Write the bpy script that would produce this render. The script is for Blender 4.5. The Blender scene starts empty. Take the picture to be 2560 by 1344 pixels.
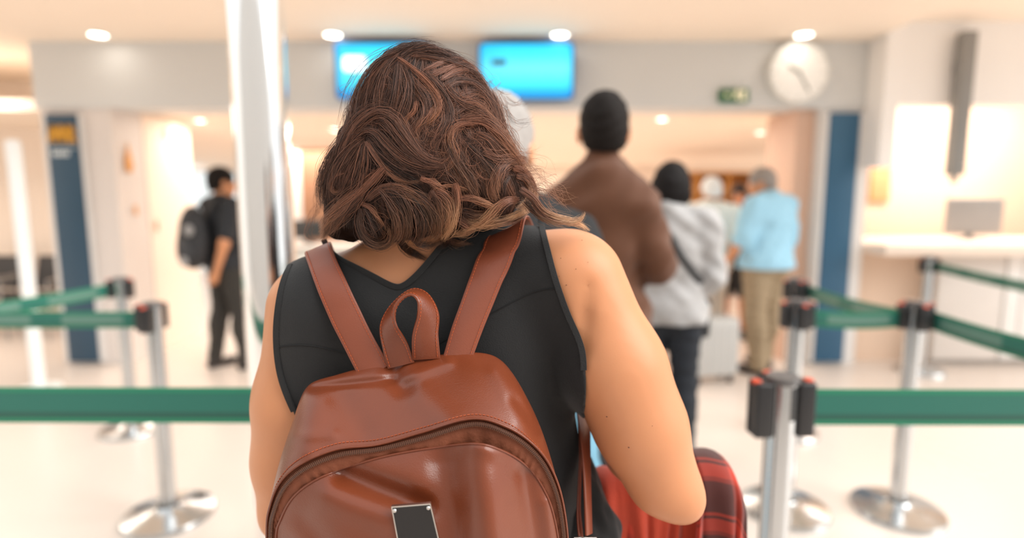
import bpy, bmesh, math, random
import numpy as np
from mathutils import Vector, Matrix

random.seed(7)
RNG = np.random.default_rng(7)
SC = bpy.context.scene
COL = SC.collection
PI = math.pi

# ------------------------------------------------------------------ camera
FPX = 1400.0                                   # focal length in pixels of the 2560 x 1344 frame
TH = math.atan2(174.0, FPX)                    # the camera looks a little down
CT, ST = math.cos(TH), math.sin(TH)
EYE = 1.49
cam_d = bpy.data.cameras.new('camera')
cam_d.sensor_fit = 'HORIZONTAL'
cam_d.sensor_width = 36.0
cam_d.lens = 36.0 * FPX / 2560.0
cam_d.clip_start = 0.02
cam_d.dof.use_dof = True
cam_d.dof.focus_distance = 0.645
cam_d.dof.aperture_fstop = 1.42
cam_d.dof.aperture_blades = 0
cam = bpy.data.objects.new('camera', cam_d)
COL.objects.link(cam)
cam.location = (0, 0, EYE)
cam.rotation_euler = (PI / 2 - TH, 0, 0)
SC.camera = cam

# ------------------------------------------------------------------ colour management, sky, sun
SC.view_settings.view_transform = 'Standard'
SC.view_settings.look = 'None'
SC.view_settings.gamma = 1.0
SC.view_settings.use_curve_mapping = False
SC.view_settings.exposure = 0.86

world = bpy.data.worlds.new('world')
SC.world = world
world.use_nodes = True
wbg = world.node_tree.nodes['Background']
wbg.inputs[0].default_value = (1.0, 0.99, 0.97, 1)
wbg.inputs[1].default_value = 0.72

sun_d = bpy.data.lights.new('sun', 'SUN')
sun_d.energy = 2.1
sun_d.angle = math.radians(50)
sun_d.color = (1.0, 0.965, 0.92)
sun = bpy.data.objects.new('sun', sun_d)
COL.objects.link(sun)
sun.rotation_euler = (math.radians(16), math.radians(52), 0)


def area_light(name, loc, size, power, color=(1, 0.925, 0.84), rot=(0, 0, 0)):
    d = bpy.data.lights.new(name, 'AREA')
    d.shape = 'RECTANGLE'
    d.size, d.size_y = size
    d.energy = power
    d.color = color
    o = bpy.data.objects.new(name, d)
    COL.objects.link(o)
    o.location = loc
    o.rotation_euler = rot
    return o


# warm fill lamps added to brighten the passage; one lamp for the right hall
for lx_ in (-3.2, -0.6, 1.6):
    for ly_, pw_ in ((6.6, 18), (9.0, 18), (12.2, 28)):
        area_light('passage_fill_light', (lx_, ly_, 2.26), (1.3, 0.6), pw_)
area_light('service_hall_light', (4.6, 5.6, 2.8), (1.6, 0.5), 40)
area_light('side_hall_fill_light', (-6.0, 5.1, 2.5), (3.0, 0.6), 24)  # added fill lamp, lifts the dark wall left of the header


def ray(px, py):
    u = (px - 1280.0) / FPX
    v = (672.0 - py) / FPX
    return np.array([u, CT + v * ST, -ST + v * CT])


def at(px, py, Y):
    d = ray(px, py)
    t = Y / d[1]
    return np.array([d[0] * t, Y, EYE + d[2] * t])


def onz(px, py, z):
    d = ray(px, py)
    t = (z - EYE) / d[2]
    return np.array([d[0] * t, d[1] * t, z])


def proj(x, y, z):
    zz = z - EYE
    dep = y * CT - zz * ST
    up = y * ST + zz * CT
    return 1280.0 + FPX * x / dep, 672.0 - FPX * up / dep


# ------------------------------------------------------------------ materials
def lin(c):
    if isinstance(c, str):
        c = tuple(int(c[i:i + 2], 16) / 255.0 for i in (0, 2, 4))
    return tuple((x / 12.92 if x <= 0.04045 else ((x + 0.055) / 1.055) ** 2.4) for x in c)


MATS = {}


def mat(name, col='808080', rough=0.5, metal=0.0, vary=0.06, vscale=6.0, bump=0.0, bscale=80.0,
        spec=0.5, emit=None, estr=0.0, sheen=0.0, coat=0.0, sss=0.0, alpha=1.0, trans=0.0):
    if name in MATS:
        return MATS[name]
    m = bpy.data.materials.new(name)
    m.use_nodes = True
    nt = m.node_tree
    b = nt.nodes['Principled BSDF']
    c = lin(col)
    tc = nt.nodes.new('ShaderNodeTexCoord')
    nz = nt.nodes.new('ShaderNodeTexNoise')
    nz.inputs['Scale'].default_value = vscale
    nz.inputs['Detail'].default_value = 4
    nt.links.new(tc.outputs['Object'], nz.inputs['Vector'])
    mx = nt.nodes.new('ShaderNodeMix')
    mx.data_type = 'RGBA'
    mx.inputs['A'].default_value = tuple(x * (1 - vary) for x in c) + (1,)
    mx.inputs['B'].default_value = tuple(min(1, x * (1 + vary)) for x in c) + (1,)
    nt.links.new(nz.outputs['Fac'], mx.inputs['Factor'])
    nt.links.new(mx.outputs['Result'], b.inputs['Base Color'])
    b.inputs['Roughness'].default_value = rough
    b.inputs['Metallic'].default_value = metal
    b.inputs['Specular IOR Level'].default_value = spec
    if sheen:
        b.inputs['Sheen Weight'].default_value = sheen
    if coat:
        b.inputs['Coat Weight'].default_value = coat
        b.inputs['Coat Roughness'].default_value = 0.15
    if sss:
        b.inputs['Subsurface Weight'].default_value = sss
        b.inputs['Subsurface Radius'].default_value = (0.012, 0.005, 0.003)
        b.inputs['Subsurface Scale'].default_value = 1.0
    if trans:
        b.inputs['Transmission Weight'].default_value = trans
        b.inputs['IOR'].default_value = 1.05
    if emit:
        b.inputs['Emission Color'].default_value = lin(emit) + (1,)
        b.inputs['Emission Strength'].default_value = estr
    if bump:
        n2 = nt.nodes.new('ShaderNodeTexNoise')
        n2.inputs['Scale'].default_value = bscale
        n2.inputs['Detail'].default_value = 3
        nt.links.new(tc.outputs['Object'], n2.inputs['Vector'])
        bp = nt.nodes.new('ShaderNodeBump')
        bp.inputs['Strength'].default_value = bump
        bp.inputs['Distance'].default_value = 0.002
        nt.links.new(n2.outputs['Fac'], bp.inputs['Height'])
        nt.links.new(bp.outputs['Normal'], b.inputs['Normal'])
    MATS[name] = m
    return m


# ------------------------------------------------------------------ objects
def tag(o, label=None, cat=None, group=None, kind=None):
    if label:
        o['label'] = label
    if cat:
        o['category'] = cat
    if group:
        o['group'] = group
    if kind:
        o['kind'] = kind
    return o


def empty(name, loc, label=None, cat=None, group=None):
    o = bpy.data.objects.new(name, None)
    o.empty_display_size = 0.1
    COL.objects.link(o)
    o.location = Vector([float(c) for c in loc])
    tag(o, label, cat, group)
    return o


def link(name, me, m=None, parent=None, local=False):
    o = bpy.data.objects.new(name, me)
    COL.objects.link(o)
    if m is not None and len(me.materials) == 0:
        me.materials.append(m)
    if parent is not None:
        o.parent = parent
        if not local and parent.type == 'EMPTY':
            o.matrix_parent_inverse = Matrix.Translation(-Vector(parent.location))
    return o


def mesh_np(name, V, Q, smooth=True, sharp=None):
    """mesh from numpy verts (n,3) and faces: (m,3|4) array or a list of lists"""
    me = bpy.data.meshes.new(name)
    V = np.asarray(V, dtype=np.float32)
    if isinstance(Q, np.ndarray):
        k = Q.shape[1]
        me.vertices.add(len(V))
        me.vertices.foreach_set('co', V.ravel())
        me.loops.add(Q.size)
        me.loops.foreach_set('vertex_index', Q.ravel().astype(np.int32))
        me.polygons.add(len(Q))
        me.polygons.foreach_set('loop_start', np.arange(0, Q.size, k, dtype=np.int32))
        me.polygons.foreach_set('loop_total', np.full(len(Q), k, dtype=np.int32))
        me.update(calc_edges=True)
    else:
        me.from_pydata([tuple(map(float, v)) for v in V], [], [list(map(int, f)) for f in Q])
        me.update()
    me.polygons.foreach_set('use_smooth', np.full(len(me.polygons), bool(smooth)))
    if sharp:
        me.set_sharp_from_angle(angle=math.radians(sharp))
    return me


class MB:
    """collects shapes into one mesh"""

    def __init__(s):
        s.V, s.F = [], []

    def add(s, V, F):
        n = len(s.V)
        s.V += [tuple(map(float, v)) for v in V]
        s.F += [[int(i) + n for i in f] for f in F]
        return s

    def box(s, lo, hi):
        x0, y0, z0 = lo
        x1, y1, z1 = hi
        V = [(x0, y0, z0), (x1, y0, z0), (x1, y1, z0), (x0, y1, z0), (x0, y0, z1), (x1, y0, z1), (x1, y1, z1), (x0, y1, z1)]
        return s.add(V, [(0, 3, 2, 1), (4, 5, 6, 7), (0, 1, 5, 4), (1, 2, 6, 5), (2, 3, 7, 6), (3, 0, 4, 7)])

    def obox(s, c, ax, ay, az):
        c, ax, ay, az = [np.asarray(q, float) for q in (c, ax, ay, az)]
        V = [c + i * ax + j * ay + k * az for k in (-1, 1) for (i, j) in ((-1, -1), (1, -1), (1, 1), (-1, 1))]
        return s.add(V, [(0, 3, 2, 1), (4, 5, 6, 7), (0, 1, 5, 4), (1, 2, 6, 5), (2, 3, 7, 6), (3, 0, 4, 7)])

    def rbox(s, lo, hi, r=0.01, seg=3):
        bm = bmesh.new()
        bmesh.ops.create_cube(bm, size=1)
        for v in bm.verts:
            v.co = Vector([(lo[i] + hi[i]) / 2 + v.co[i] * (hi[i] - lo[i]) for i in range(3)])
        bmesh.ops.bevel(bm, geom=list(bm.edges), offset=r, segments=seg, profile=0.5, affect='EDGES')
        bm.verts.index_update()
        s.add([v.co[:] for v in bm.verts], [[v.index for v in f.verts] for f in bm.faces])
        bm.free()
        return s

    def lathe(s, prof, c=(0, 0, 0), n=40, a0=0, a1=2 * PI):
        full = abs(a1 - a0 - 2 * PI) < 1e-6
        V, F = [], []
        m = n if full else n + 1
        for r, z in prof:
            for i in range(m):
                a = a0 + (a1 - a0) * i / n
                V.append((c[0] + r * math.cos(a), c[1] + r * math.sin(a), c[2] + z))
        for j in range(len(prof) - 1):
            for i in range(n):
                i2 = (i + 1) % m
                F.append((j * m + i, j * m + i2, (j + 1) * m + i2, (j + 1) * m + i))
        return s.add(V, F)

    def tube(s, path, r, n=8, cap=True):
        P = np.asarray(path, float)
        R = np.full(len(P), r, float) if np.isscalar(r) else np.asarray(r, float)
        T = np.gradient(P, axis=0)
        T /= np.linalg.norm(T, axis=1)[:, None] + 1e-12
        up = np.array([0, 0, 1.0]) if abs(T[0][2]) < 0.9 else np.array([0, 1.0, 0])
        V, F = [], []
        N = np.cross(T[0], up)
        N /= np.linalg.norm(N)
        for i in range(len(P)):
            N = N - T[i] * (N @ T[i])
            N /= np.linalg.norm(N) + 1e-12
            B = np.cross(T[i], N)
            for k in range(n):
                a = 2 * PI * k / n
                V.append(P[i] + R[i] * (N * math.cos(a) + B * math.sin(a)))
        for i in range(len(P) - 1):
            for k in range(n):
                k2 = (k + 1) % n
                F.append((i * n + k, i * n + k2, (i + 1) * n + k2, (i + 1) * n + k))
        if cap:
            F.append(tuple(range(n - 1, -1, -1)))
            F.append(tuple((len(P) - 1) * n + k for k in range(n)))
        return s.add(V, F)

    def disc(s, c, nrm, r, n=32):
        c, nrm = np.asarray(c, float), np.asarray(nrm, float)
        a = np.cross(nrm, [0, 0, 1.0]) if abs(nrm[2]) < 0.9 else np.array([1.0, 0, 0])
        a /= np.linalg.norm(a)
        b = np.cross(nrm, a)
        V = [c + r * (a * math.cos(2 * PI * i / n) + b * math.sin(2 * PI * i / n)) for i in range(n)]
        return s.add(V, [list(range(n))])

    def mesh(s, name, smooth=False, sharp=35):
        return mesh_np(name, s.V, s.F, smooth, sharp if smooth else None)

    def build(s, name, m, parent=None, smooth=False, sharp=35, local=False):
        return link(name, s.mesh(name, smooth, sharp), m, parent, local)


def spline(P, n):
    """Catmull-Rom through the control points, n samples, parameter by index"""
    P = np.asarray(P, float)
    m = len(P)
    t = np.linspace(0, m - 1, n)
    i = np.clip(t.astype(int), 0, m - 2)
    f = (t - i)[:, None]
    p0, p1, p2, p3 = P[np.clip(i - 1, 0, m - 1)], P[i], P[i + 1], P[np.clip(i + 2, 0, m - 1)]
    return 0.5 * (2 * p1 + (p2 - p0) * f + (2 * p0 - 5 * p1 + 4 * p2 - p3) * f ** 2 + (3 * p1 - p0 - 3 * p2 + p3) * f ** 3)


def ribbon(ctrl, sides, width, thick, n=60):
    """closed strip along control points; sides: unit vectors across it"""
    C = spline(ctrl, n)
    S = spline(sides, n)
    W = spline(np.asarray(width, float).reshape(-1, 1), n)[:, 0] if not np.isscalar(width) else np.full(n, width)
    T = np.gradient(C, axis=0)
    T /= np.linalg.norm(T, axis=1)[:, None] + 1e-12
    S = S - T * np.sum(S * T, axis=1)[:, None]
    S /= np.linalg.norm(S, axis=1)[:, None] + 1e-12
    N = np.cross(T, S)
    # slightly rounded cross-section
    cs = [(-1, -0.25), (-0.93, -0.5), (0, -0.56), (0.93, -0.5), (1, -0.25), (1, 0.25), (0.93, 0.5), (0, 0.56), (-0.93, 0.5), (-1, 0.25)]
    k = len(cs)
    V = np.zeros((n, k, 3))
    for j, (a, b) in enumerate(cs):
        V[:, j] = C + S * (a * W[:, None] / 2) + N * (b * thick)
    F = []
    for i in range(n - 1):
        for j in range(k):
            j2 = (j + 1) % k
            F.append((i * k + j, i * k + j2, (i + 1) * k + j2, (i + 1) * k + j))
    F.append(tuple(range(k - 1, -1, -1)))
    F.append(tuple((n - 1) * k + j for j in range(k)))
    return V.reshape(-1, 3), F, C, S, N, W


# ------------------------------------------------------------------ implicit surfaces for bodies and cloth
class Field:
    def __init__(s, lo, hi, h):
        s.lo = np.asarray(lo, float)
        s.h = h
        s.n = (np.ceil((np.asarray(hi) - s.lo) / h).astype(int) + 1)
        s.F = np.full(s.n, 0.5, dtype=np.float32)

    def sub(s, lo, hi):
        i0 = np.clip(np.floor((np.asarray(lo) - s.lo) / s.h).astype(int), 0, s.n)
        i1 = np.clip(np.ceil((np.asarray(hi) - s.lo) / s.h).astype(int) + 1, 0, s.n)
        sl = tuple(slice(a, b) for a, b in zip(i0, i1))
        ax = [(s.lo[d] + s.h * np.arange(i0[d], i1[d])).astype(np.float32) for d in range(3)]
        return sl, ax[0][:, None, None], ax[1][None, :, None], ax[2][None, None, :]

    def grid(s):
        return s.sub(s.lo, s.lo + s.h * (s.n - 1))

    def _un(s, sl, d, k):
        a = s.F[sl]
        if a.size == 0:
            return
        hh = np.maximum(k - np.abs(a - d), 0) / k
        s.F[sl] = np.minimum(a, d) - hh * hh * (k * 0.25)

    def _sb(s, sl, d, k):
        a = -s.F[sl]
        if a.size == 0:
            return
        hh = np.maximum(k - np.abs(a - d), 0) / k
        s.F[sl] = -(np.minimum(a, d) - hh * hh * (k * 0.25))

    def cone(s, a, ra, b, rb, k=0.02, op='u'):
        a, b = np.asarray(a, float), np.asarray(b, float)
        m = max(ra, rb) + k + 3 * s.h
        sl, X, Y, Z = s.sub(np.minimum(a, b) - m, np.maximum(a, b) + m)
        ba = b - a
        L = float(ba @ ba) + 1e-9
        t = np.clip(((X - a[0]) * ba[0] + (Y - a[1]) * ba[1] + (Z - a[2]) * ba[2]) / L, 0, 1)
        d = np.sqrt((X - a[0] - t * ba[0]) ** 2 + (Y - a[1] - t * ba[1]) ** 2 + (Z - a[2] - t * ba[2]) ** 2) - (ra + t * (rb - ra))
        (s._un if op == 'u' else s._sb)(sl, d, k)

    def ell(s, c, r, R=None, k=0.02, op='u'):
        c, r = np.asarray(c, float), np.asarray(r, float)
        m = max(r) + k + 3 * s.h
        sl, X, Y, Z = s.sub(c - m, c + m)
        x, y, z = X - c[0], Y - c[1], Z - c[2]
        if R is not None:      # columns of R are the axes
            x, y, z = (R[0][0] * x + R[1][0] * y + R[2][0] * z, R[0][1] * x + R[1][1] * y + R[2][1] * z,
                       R[0][2] * x + R[1][2] * y + R[2][2] * z)
        k0 = np.sqrt((x / r[0]) ** 2 + (y / r[1]) ** 2 + (z / r[2]) ** 2)
        k1 = np.sqrt((x / r[0] ** 2) ** 2 + (y / r[1] ** 2) ** 2 + (z / r[2] ** 2) ** 2) + 1e-9
        d = k0 * (k0 - 1) / k1
        (s._un if op == 'u' else s._sb)(sl, d, k)

    def chain(s, pts, rad, k=0.02):
        for i in range(len(pts) - 1):
            s.cone(pts[i], rad[i], pts[i + 1], rad[i + 1], k)

    def plane(s, nrm, d):
        """keep where p.nrm <= d"""
        sl, X, Y, Z = s.grid()
        s.F = np.maximum(s.F, (X * nrm[0] + Y * nrm[1] + Z * nrm[2] - d).astype(np.float32))

    def wrinkle(s, amp, freq, seed=0):
        r = np.random.default_rng(seed)
        sl, X, Y, Z = s.grid()
        for q in range(4):
            v = r.normal(size=3)
            v = v / np.linalg.norm(v) * freq * (1 + 0.6 * q)
            s.F = s.F + (amp / (1 + 0.5 * q)) * np.sin(X * v[0] + Y * v[1] + Z * v[2] + r.uniform(0, 6)).astype(np.float32)

    def val(s, P):
        P = np.asarray(P, float)
        g = (P - s.lo) / s.h
        i = np.clip(np.floor(g).astype(int), 0, s.n - 2)
        f = np.clip(g - i, 0, 1)
        out = 0
        for a in (0, 1):
            for b in (0, 1):
                for c in (0, 1):
                    w = (f[..., 0] if a else 1 - f[..., 0]) * (f[..., 1] if b else 1 - f[..., 1]) * (f[..., 2] if c else 1 - f[..., 2])
                    out = out + w * s.F[i[..., 0] + a, i[..., 1] + b, i[..., 2] + c]
        return out

    def raydepth(s, px, py, y0, y1, n=150, iso=0.0):
        """first Y at which the pixel rays meet the surface (else the Y of closest approach)"""
        px, py = np.atleast_1d(np.asarray(px, float)), np.atleast_1d(np.asarray(py, float))
        u = (px - 1280) / FPX
        v = (672 - py) / FPX
        dx, dy, dz = u, CT + v * ST, -ST + v * CT
        Ys = np.linspace(y0, y1, n)
        t = Ys[None, :] / dy[:, None]
        P = np.stack([dx[:, None] * t, np.broadcast_to(Ys, t.shape), EYE + dz[:, None] * t], -1)
        f = s.val(P) - iso
        hit = f < 0
        first = np.argmax(hit, 1)
        any_ = hit.any(1)
        j = np.where(any_, first, np.argmin(f, 1))
        jm = np.maximum(j - 1, 0)
        ar = np.arange(len(px))
        fa, fb = f[ar, jm], f[ar, j]
        w = np.where(any_ & (fa > 0), fa / (fa - fb + 1e-12), 1.0)
        return Ys[jm] * (1 - w) + Ys[j] * w, any_

    def mesh(s, name, smooth_it=2):
        F = s.F
        F[0], F[-1] = 0.5, 0.5
        F[:, 0], F[:, -1] = 0.5, 0.5
        F[:, :, 0], F[:, :, -1] = 0.5, 0.5
        S = F < 0
        c = [S[a:S.shape[0] - 1 + a, b:S.shape[1] - 1 + b, d:S.shape[2] - 1 + d] for a in (0, 1) for b in (0, 1) for d in (0, 1)]
        cnt = sum(q.astype(np.int8) for q in c)
        I = np.argwhere((cnt > 0) & (cnt < 8))
        idx = np.full(cnt.shape, -1, dtype=np.int64)
        idx[I[:, 0], I[:, 1], I[:, 2]] = np.arange(len(I))
        acc = np.zeros((len(I), 3))
        num = np.zeros(len(I))
        cor = [(a, b, d) for a in (0, 1) for b in (0, 1) for d in (0, 1)]
        vals = [F[I[:, 0] + a, I[:, 1] + b, I[:, 2] + d] for a, b, d in cor]
        for p in range(8):
            for q in range(p + 1, 8):
                A, B = np.array(cor[p]), np.array(cor[q])
                if abs(A - B).sum() != 1:
                    continue
                x = (vals[p] < 0) != (vals[q] < 0)
                t = np.where(x, vals[p] / (vals[p] - vals[q] + 1e-12), 0)
                acc += np.where(x[:, None], A + t[:, None] * (B - A), 0)
                num += x
        V = s.lo + s.h * (I + acc / num[:, None])
        quads = []
        for axis in range(3):
            sl0 = [slice(None)] * 3
            sl1 = [slice(None)] * 3
            sl0[axis], sl1[axis] = slice(0, -1), slice(1, None)
            a, b = S[tuple(sl0)], S[tuple(sl1)]
            E = np.argwhere(a != b)
            fl = a[E[:, 0], E[:, 1], E[:, 2]]
            o1, o2 = [(1, 2), (2, 0), (0, 1)][axis]
            def cell(d1, d2):
                e = E.copy()
                e[:, o1] += d1
                e[:, o2] += d2
                return idx[e[:, 0], e[:, 1], e[:, 2]]
            q = np.stack([cell(-1, -1), cell(0, -1), cell(0, 0), cell(-1, 0)], 1)
            q[~fl] = q[~fl][:, ::-1]
            quads.append(q)
        Q = np.concatenate(quads)
        Q = Q[(Q >= 0).all(1)]
        for _ in range(smooth_it):
            A = np.zeros_like(V)
            n_ = np.zeros(len(V))
            for i in range(4):
                a, b = Q[:, i], Q[:, (i + 1) % 4]
                for d in range(3):
                    A[:, d] += np.bincount(a, V[b, d], len(V)) + np.bincount(b, V[a, d], len(V))
                n_ += np.bincount(a, minlength=len(V)) + np.bincount(b, minlength=len(V))
            V = 0.5 * V + 0.5 * A / np.maximum(n_, 1)[:, None]
        return mesh_np(name, V, Q, True)
# ------------------------------------------------------------------ the setting
WY = 4.95                                     # plane of the wide opening
CEIL = at(1280, 103, WY)[2]                   # underside of the ceiling in front of the opening
HEAD = at(1280, 269, WY)[2]                   # underside of the header


def floor_mat():
    m = mat('floor_polished', 'DDD1C7', rough=0.22, vary=0.03, vscale=1.2, spec=0.45)
    nt = m.node_tree
    b = nt.nodes['Principled BSDF']
    n = nt.nodes.new('ShaderNodeTexNoise')
    n.inputs['Scale'].default_value = 3.0
    n.inputs['Detail'].default_value = 5
    r = nt.nodes.new('ShaderNodeMapRange')
    r.inputs['To Min'].default_value = 0.2
    r.inputs['To Max'].default_value = 0.34
    nt.links.new(n.outputs['Fac'], r.inputs['Value'])
    nt.links.new(r.outputs['Result'], b.inputs['Roughness'])
    return m


M_CEIL = mat('ceiling_cream', 'FDEDDC', rough=0.75, vary=0.02, vscale=0.8)
M_CREAM = mat('wall_cream', 'FAEADB', rough=0.7, vary=0.03, vscale=1.5)
M_WHITE = mat('wall_white', 'F5F2EF', rough=0.6, vary=0.02, vscale=1.5)
M_HEADER = mat('header_grey', 'D6D8D8', rough=0.55, vary=0.02, vscale=2.0)
M_PINK = mat('wall_pinkish', 'D9B6A0', rough=0.6, vary=0.05, vscale=2.0)
M_PEACH = mat('wall_peach', 'EBCFB8', rough=0.6, vary=0.08, vscale=1.2)
M_TAN = mat('wall_tan', '9C7358', rough=0.6, vary=0.06, vscale=3.0)
M_FRAME = mat('frame_light', 'E4E2E0', rough=0.45, vary=0.02)
M_PILLAR = mat('pillar_light', 'E0D8D3', rough=0.5, vary=0.03)


def struct(name, mb, m, **k):
    return tag(mb.build(name, m, **k), kind='structure')


struct('floor', MB().box((-9, -4, -0.1), (9, 16, 0)), floor_mat())
# low ceiling in front of the opening; above the queue it is left open so the sky lights it
struct('ceiling', MB().box((-9, 3.2, CEIL), (3.02, WY + 0.3, CEIL + 0.12)), M_CEIL)
struct('trim_1', MB().box((3.02, 3.2, CEIL + 0.13), (9, WY + 0.3, CEIL + 0.25)), M_CEIL)
xl, xr = at(80, 200, WY)[0], at(2180, 200, WY)[0]
struct('wall_header', MB().box((xl, WY, HEAD), (xr, WY + 0.35, CEIL)), M_HEADER)
# walls around the hall and left of the opening
struct('wall_unseen_front', MB().box((-9, -3.6, 0), (9, -3.4, 4.2)), mat('wall_hall', 'D2D0CD', rough=0.7, vary=0.05))  # unseen, added behind the camera to cut the frontal ambient light
struct('wall_unseen_left', MB().box((-9.2, -3.6, 0), (-9, 6.75, 4.2)), mat('wall_hall'))  # unseen, added to cut the ambient light from the left
struct('wall_left', MB().box((-9, 6.6, 0), (xl - 0.02, 6.75, CEIL)), M_CREAM)
struct('trim_2', MB().box((-9, WY + 0.3, CEIL - 0.0), (xl, 6.75, CEIL + 0.1)), M_CEIL)


def pillar(px0, px1, name, m):
    x0, x1 = at(px0, 400, WY)[0], at(px1, 400, WY)[0]
    return struct(name, MB().box((x0, WY + 0.02, 0), (x1, WY + 0.42, HEAD)), m)


pillar(107, 282, 'wall_pillar_left', M_PILLAR)
pillar(2046, 2176, 'wall_pillar_right', M_FRAME)
x_ret = at(2046, 400, WY)[0]
struct('wall_passage_right', MB().box((x_ret - 0.16, WY + 0.1, 0), (x_ret, 5.62, HEAD)), M_PINK)
xpl = at(283, 400, WY)[0]
struct('wall_passage_left', MB().box((xpl - 0.2, WY + 0.43, 0), (xpl, 6.15, HEAD + 0.02)), M_CREAM)
# passage beyond the opening
struct('ceiling_passage', MB().box((-7.5, WY + 0.352, HEAD + 0.03), (xr, 6.56, HEAD + 0.13)).box((-7.5, 6.56, HEAD + 0.03), (8, 14.2, HEAD + 0.13)), M_CEIL)
fw = MB()
wx0, wx1 = at(440, 600, 14)[0], at(700, 600, 14)[0]
fw.box((-9, 14, 0), (wx0, 14.2, HEAD + 0.03)).box((wx1, 14, 0), (9, 14.2, HEAD + 0.03))
fw.box((wx0, 14, 2.2), (wx1, 14.2, HEAD + 0.03))
struct('wall_back', fw, M_CREAM)
M_GLASS = mat('window_glass', 'F4FAFA', rough=0.02, trans=1.0, vary=0.0)
wn = struct('window_1', MB().box((wx0, 14.08, 0.06), (wx1, 14.10, 2.14)), M_GLASS)
fr = MB()
for i in range(4):
    x = wx0 + (wx1 - wx0) * i / 3
    fr.box((x - 0.03, 14.05, 0), (x + 0.03, 14.13, 2.2))
fr.box((wx0, 14.05, 0), (wx1, 14.13, 0.06)).box((wx0, 14.05, 2.14), (wx1, 14.13, 2.2)).box((wx0, 14.05, 1.05), (wx1, 14.13, 1.10))
fr.build('window_frame', mat('window_frame_metal', 'C9CED1', rough=0.4, metal=0.4), wn)
bx0, bx1 = at(752, 450, 9.3)[0], at(1225, 450, 9.3)[0]
struct('wall_partition', MB().box((bx0, 9.3, 0), (bx1, 9.45, HEAD + 0.03)), M_TAN)
struct('trim_3', MB().box((bx0 - 0.14, 9.26, 0), (bx0, 9.5, HEAD + 0.03)), M_WHITE)
# service hall on the right
x0 = at(2240, 200, 4.75)[0]
struct('wall_drop_panel', MB().box((xr - 0.05, 4.70, at(2200, 418, 4.75)[2]), (x0, 4.94, CEIL + 0.13)), M_WHITE)
struct('wall_fascia_right', MB().box((x0, WY - 0.1, HEAD + 0.01), (9, WY + 0.1, CEIL + 0.13)), M_WHITE)
struct('wall_right', MB().box((xr + 0.02, 6.4, 0), (9, 6.55, CEIL + 0.2)), M_PEACH)
struct('trim_4', MB().box((xr + 0.3, WY + 0.1, CEIL + 0.13), (9, 6.4, CEIL + 0.2)), M_CEIL)

# navy sign panels on both pillars
M_NAVY_L = mat('sign_navy', '2B4A60', rough=0.35, vary=0.08, vscale=3.0)
M_NAVY_R = mat('sign_blue', '2C5C7C', rough=0.35, vary=0.10, vscale=2.5)


def sign_panel(pxa, pxb, pyt, pyb, m, label):
    a, b = at(pxa, pyt, WY - 0.03), at(pxb, pyt, WY - 0.03)
    zb = max(at(pxa, pyb, WY - 0.03)[2], 0.03)
    e = empty('sign_panel', ((a[0] + b[0]) / 2, WY, zb), label, 'sign')
    MB().rbox((a[0], WY - 0.03, zb), (b[0], WY + 0.019, a[2]), 0.006).build('panel', m, e, True)
    f = MB()
    for x, d in ((a[0] - 0.035, 0), (b[0] + 0.003, 0)):
        f.box((x, WY - 0.02, zb), (x + 0.032, WY + 0.019, a[2]))
    f.build('edge_frame', M_FRAME, e)
    return e, a, b


M_YEL = mat('letter_yellow', 'E0A32A', rough=0.4, vary=0.05)
M_LET = mat('letter_white', 'E4ECEF', rough=0.4, vary=0.02)
e, a, b = sign_panel(110, 190, 285, 912, M_NAVY_L, 'dark navy sign panel with yellow lettering on left pillar')
w = b[0] - a[0]
zc = at(150, 335, WY)[2]
y = WY - 0.034
hh = 0.075
lx = a[0] + 0.02
lw = (w - 0.03) / 4
g = [[(0, -1, 0.5, 1), (0.5, 1, 1, -1), (0.25, -0.1, 0.75, -0.1)], [(0, -1, 0, 1), (0, 1, 0.9, -1), (0.9, -1, 0.9, 1)],
     [(0, -1, 0.5, 1), (0.5, 1, 0.9, -1), (0.2, -0.2, 0.7, -0.2)], [(0, -1, 0, 1), (0, 1, 0.8, 0.2), (0.8, 0.2, 0.1, 0), (0.1, 0, 0.9, -1)]]
for i, st in enumerate(g):
    q = MB()
    for (x0_, z0_, x1_, z1_) in st:
        p0 = np.array([lx + lw * (i + 0.06 + 0.85 * x0_), y, zc + hh * z0_])
        p1 = np.array([lx + lw * (i + 0.06 + 0.85 * x1_), y, zc + hh * z1_])
        d = p1 - p0
        n = np.array([-d[2], 0, d[0]])
        n = n / (np.linalg.norm(n) + 1e-9) * 0.011
        q.obox((p0 + p1) / 2, d / 2, (0, 0.004, 0), n)
    q.build('yellow_letter', M_YEL, e)
zc2 = at(150, 385, WY)[2]
q = MB()
for i in range(5):
    q.box((a[0] + 0.04 + i * 0.03, y, zc2 - 0.02), (a[0] + 0.06 + i * 0.03, y + 0.006, zc2 + 0.02))
q.box((a[0] + 0.03, y, zc2 + 0.045), (b[0] - 0.03, y + 0.006, zc2 + 0.053))
q.build('small_white_lettering', M_LET, e)
sign_panel(2077, 2154, 281, 905, M_NAVY_R, 'plain blue sign panel on right pillar below the clock')

# recessed ceiling lights
M_LAMP = mat('lamp_glow', 'FFFFFF', emit='FFF6E8', estr=6.0, vary=0.0)
M_RING = mat('lamp_ring', 'F4EEE6', rough=0.4)


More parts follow.
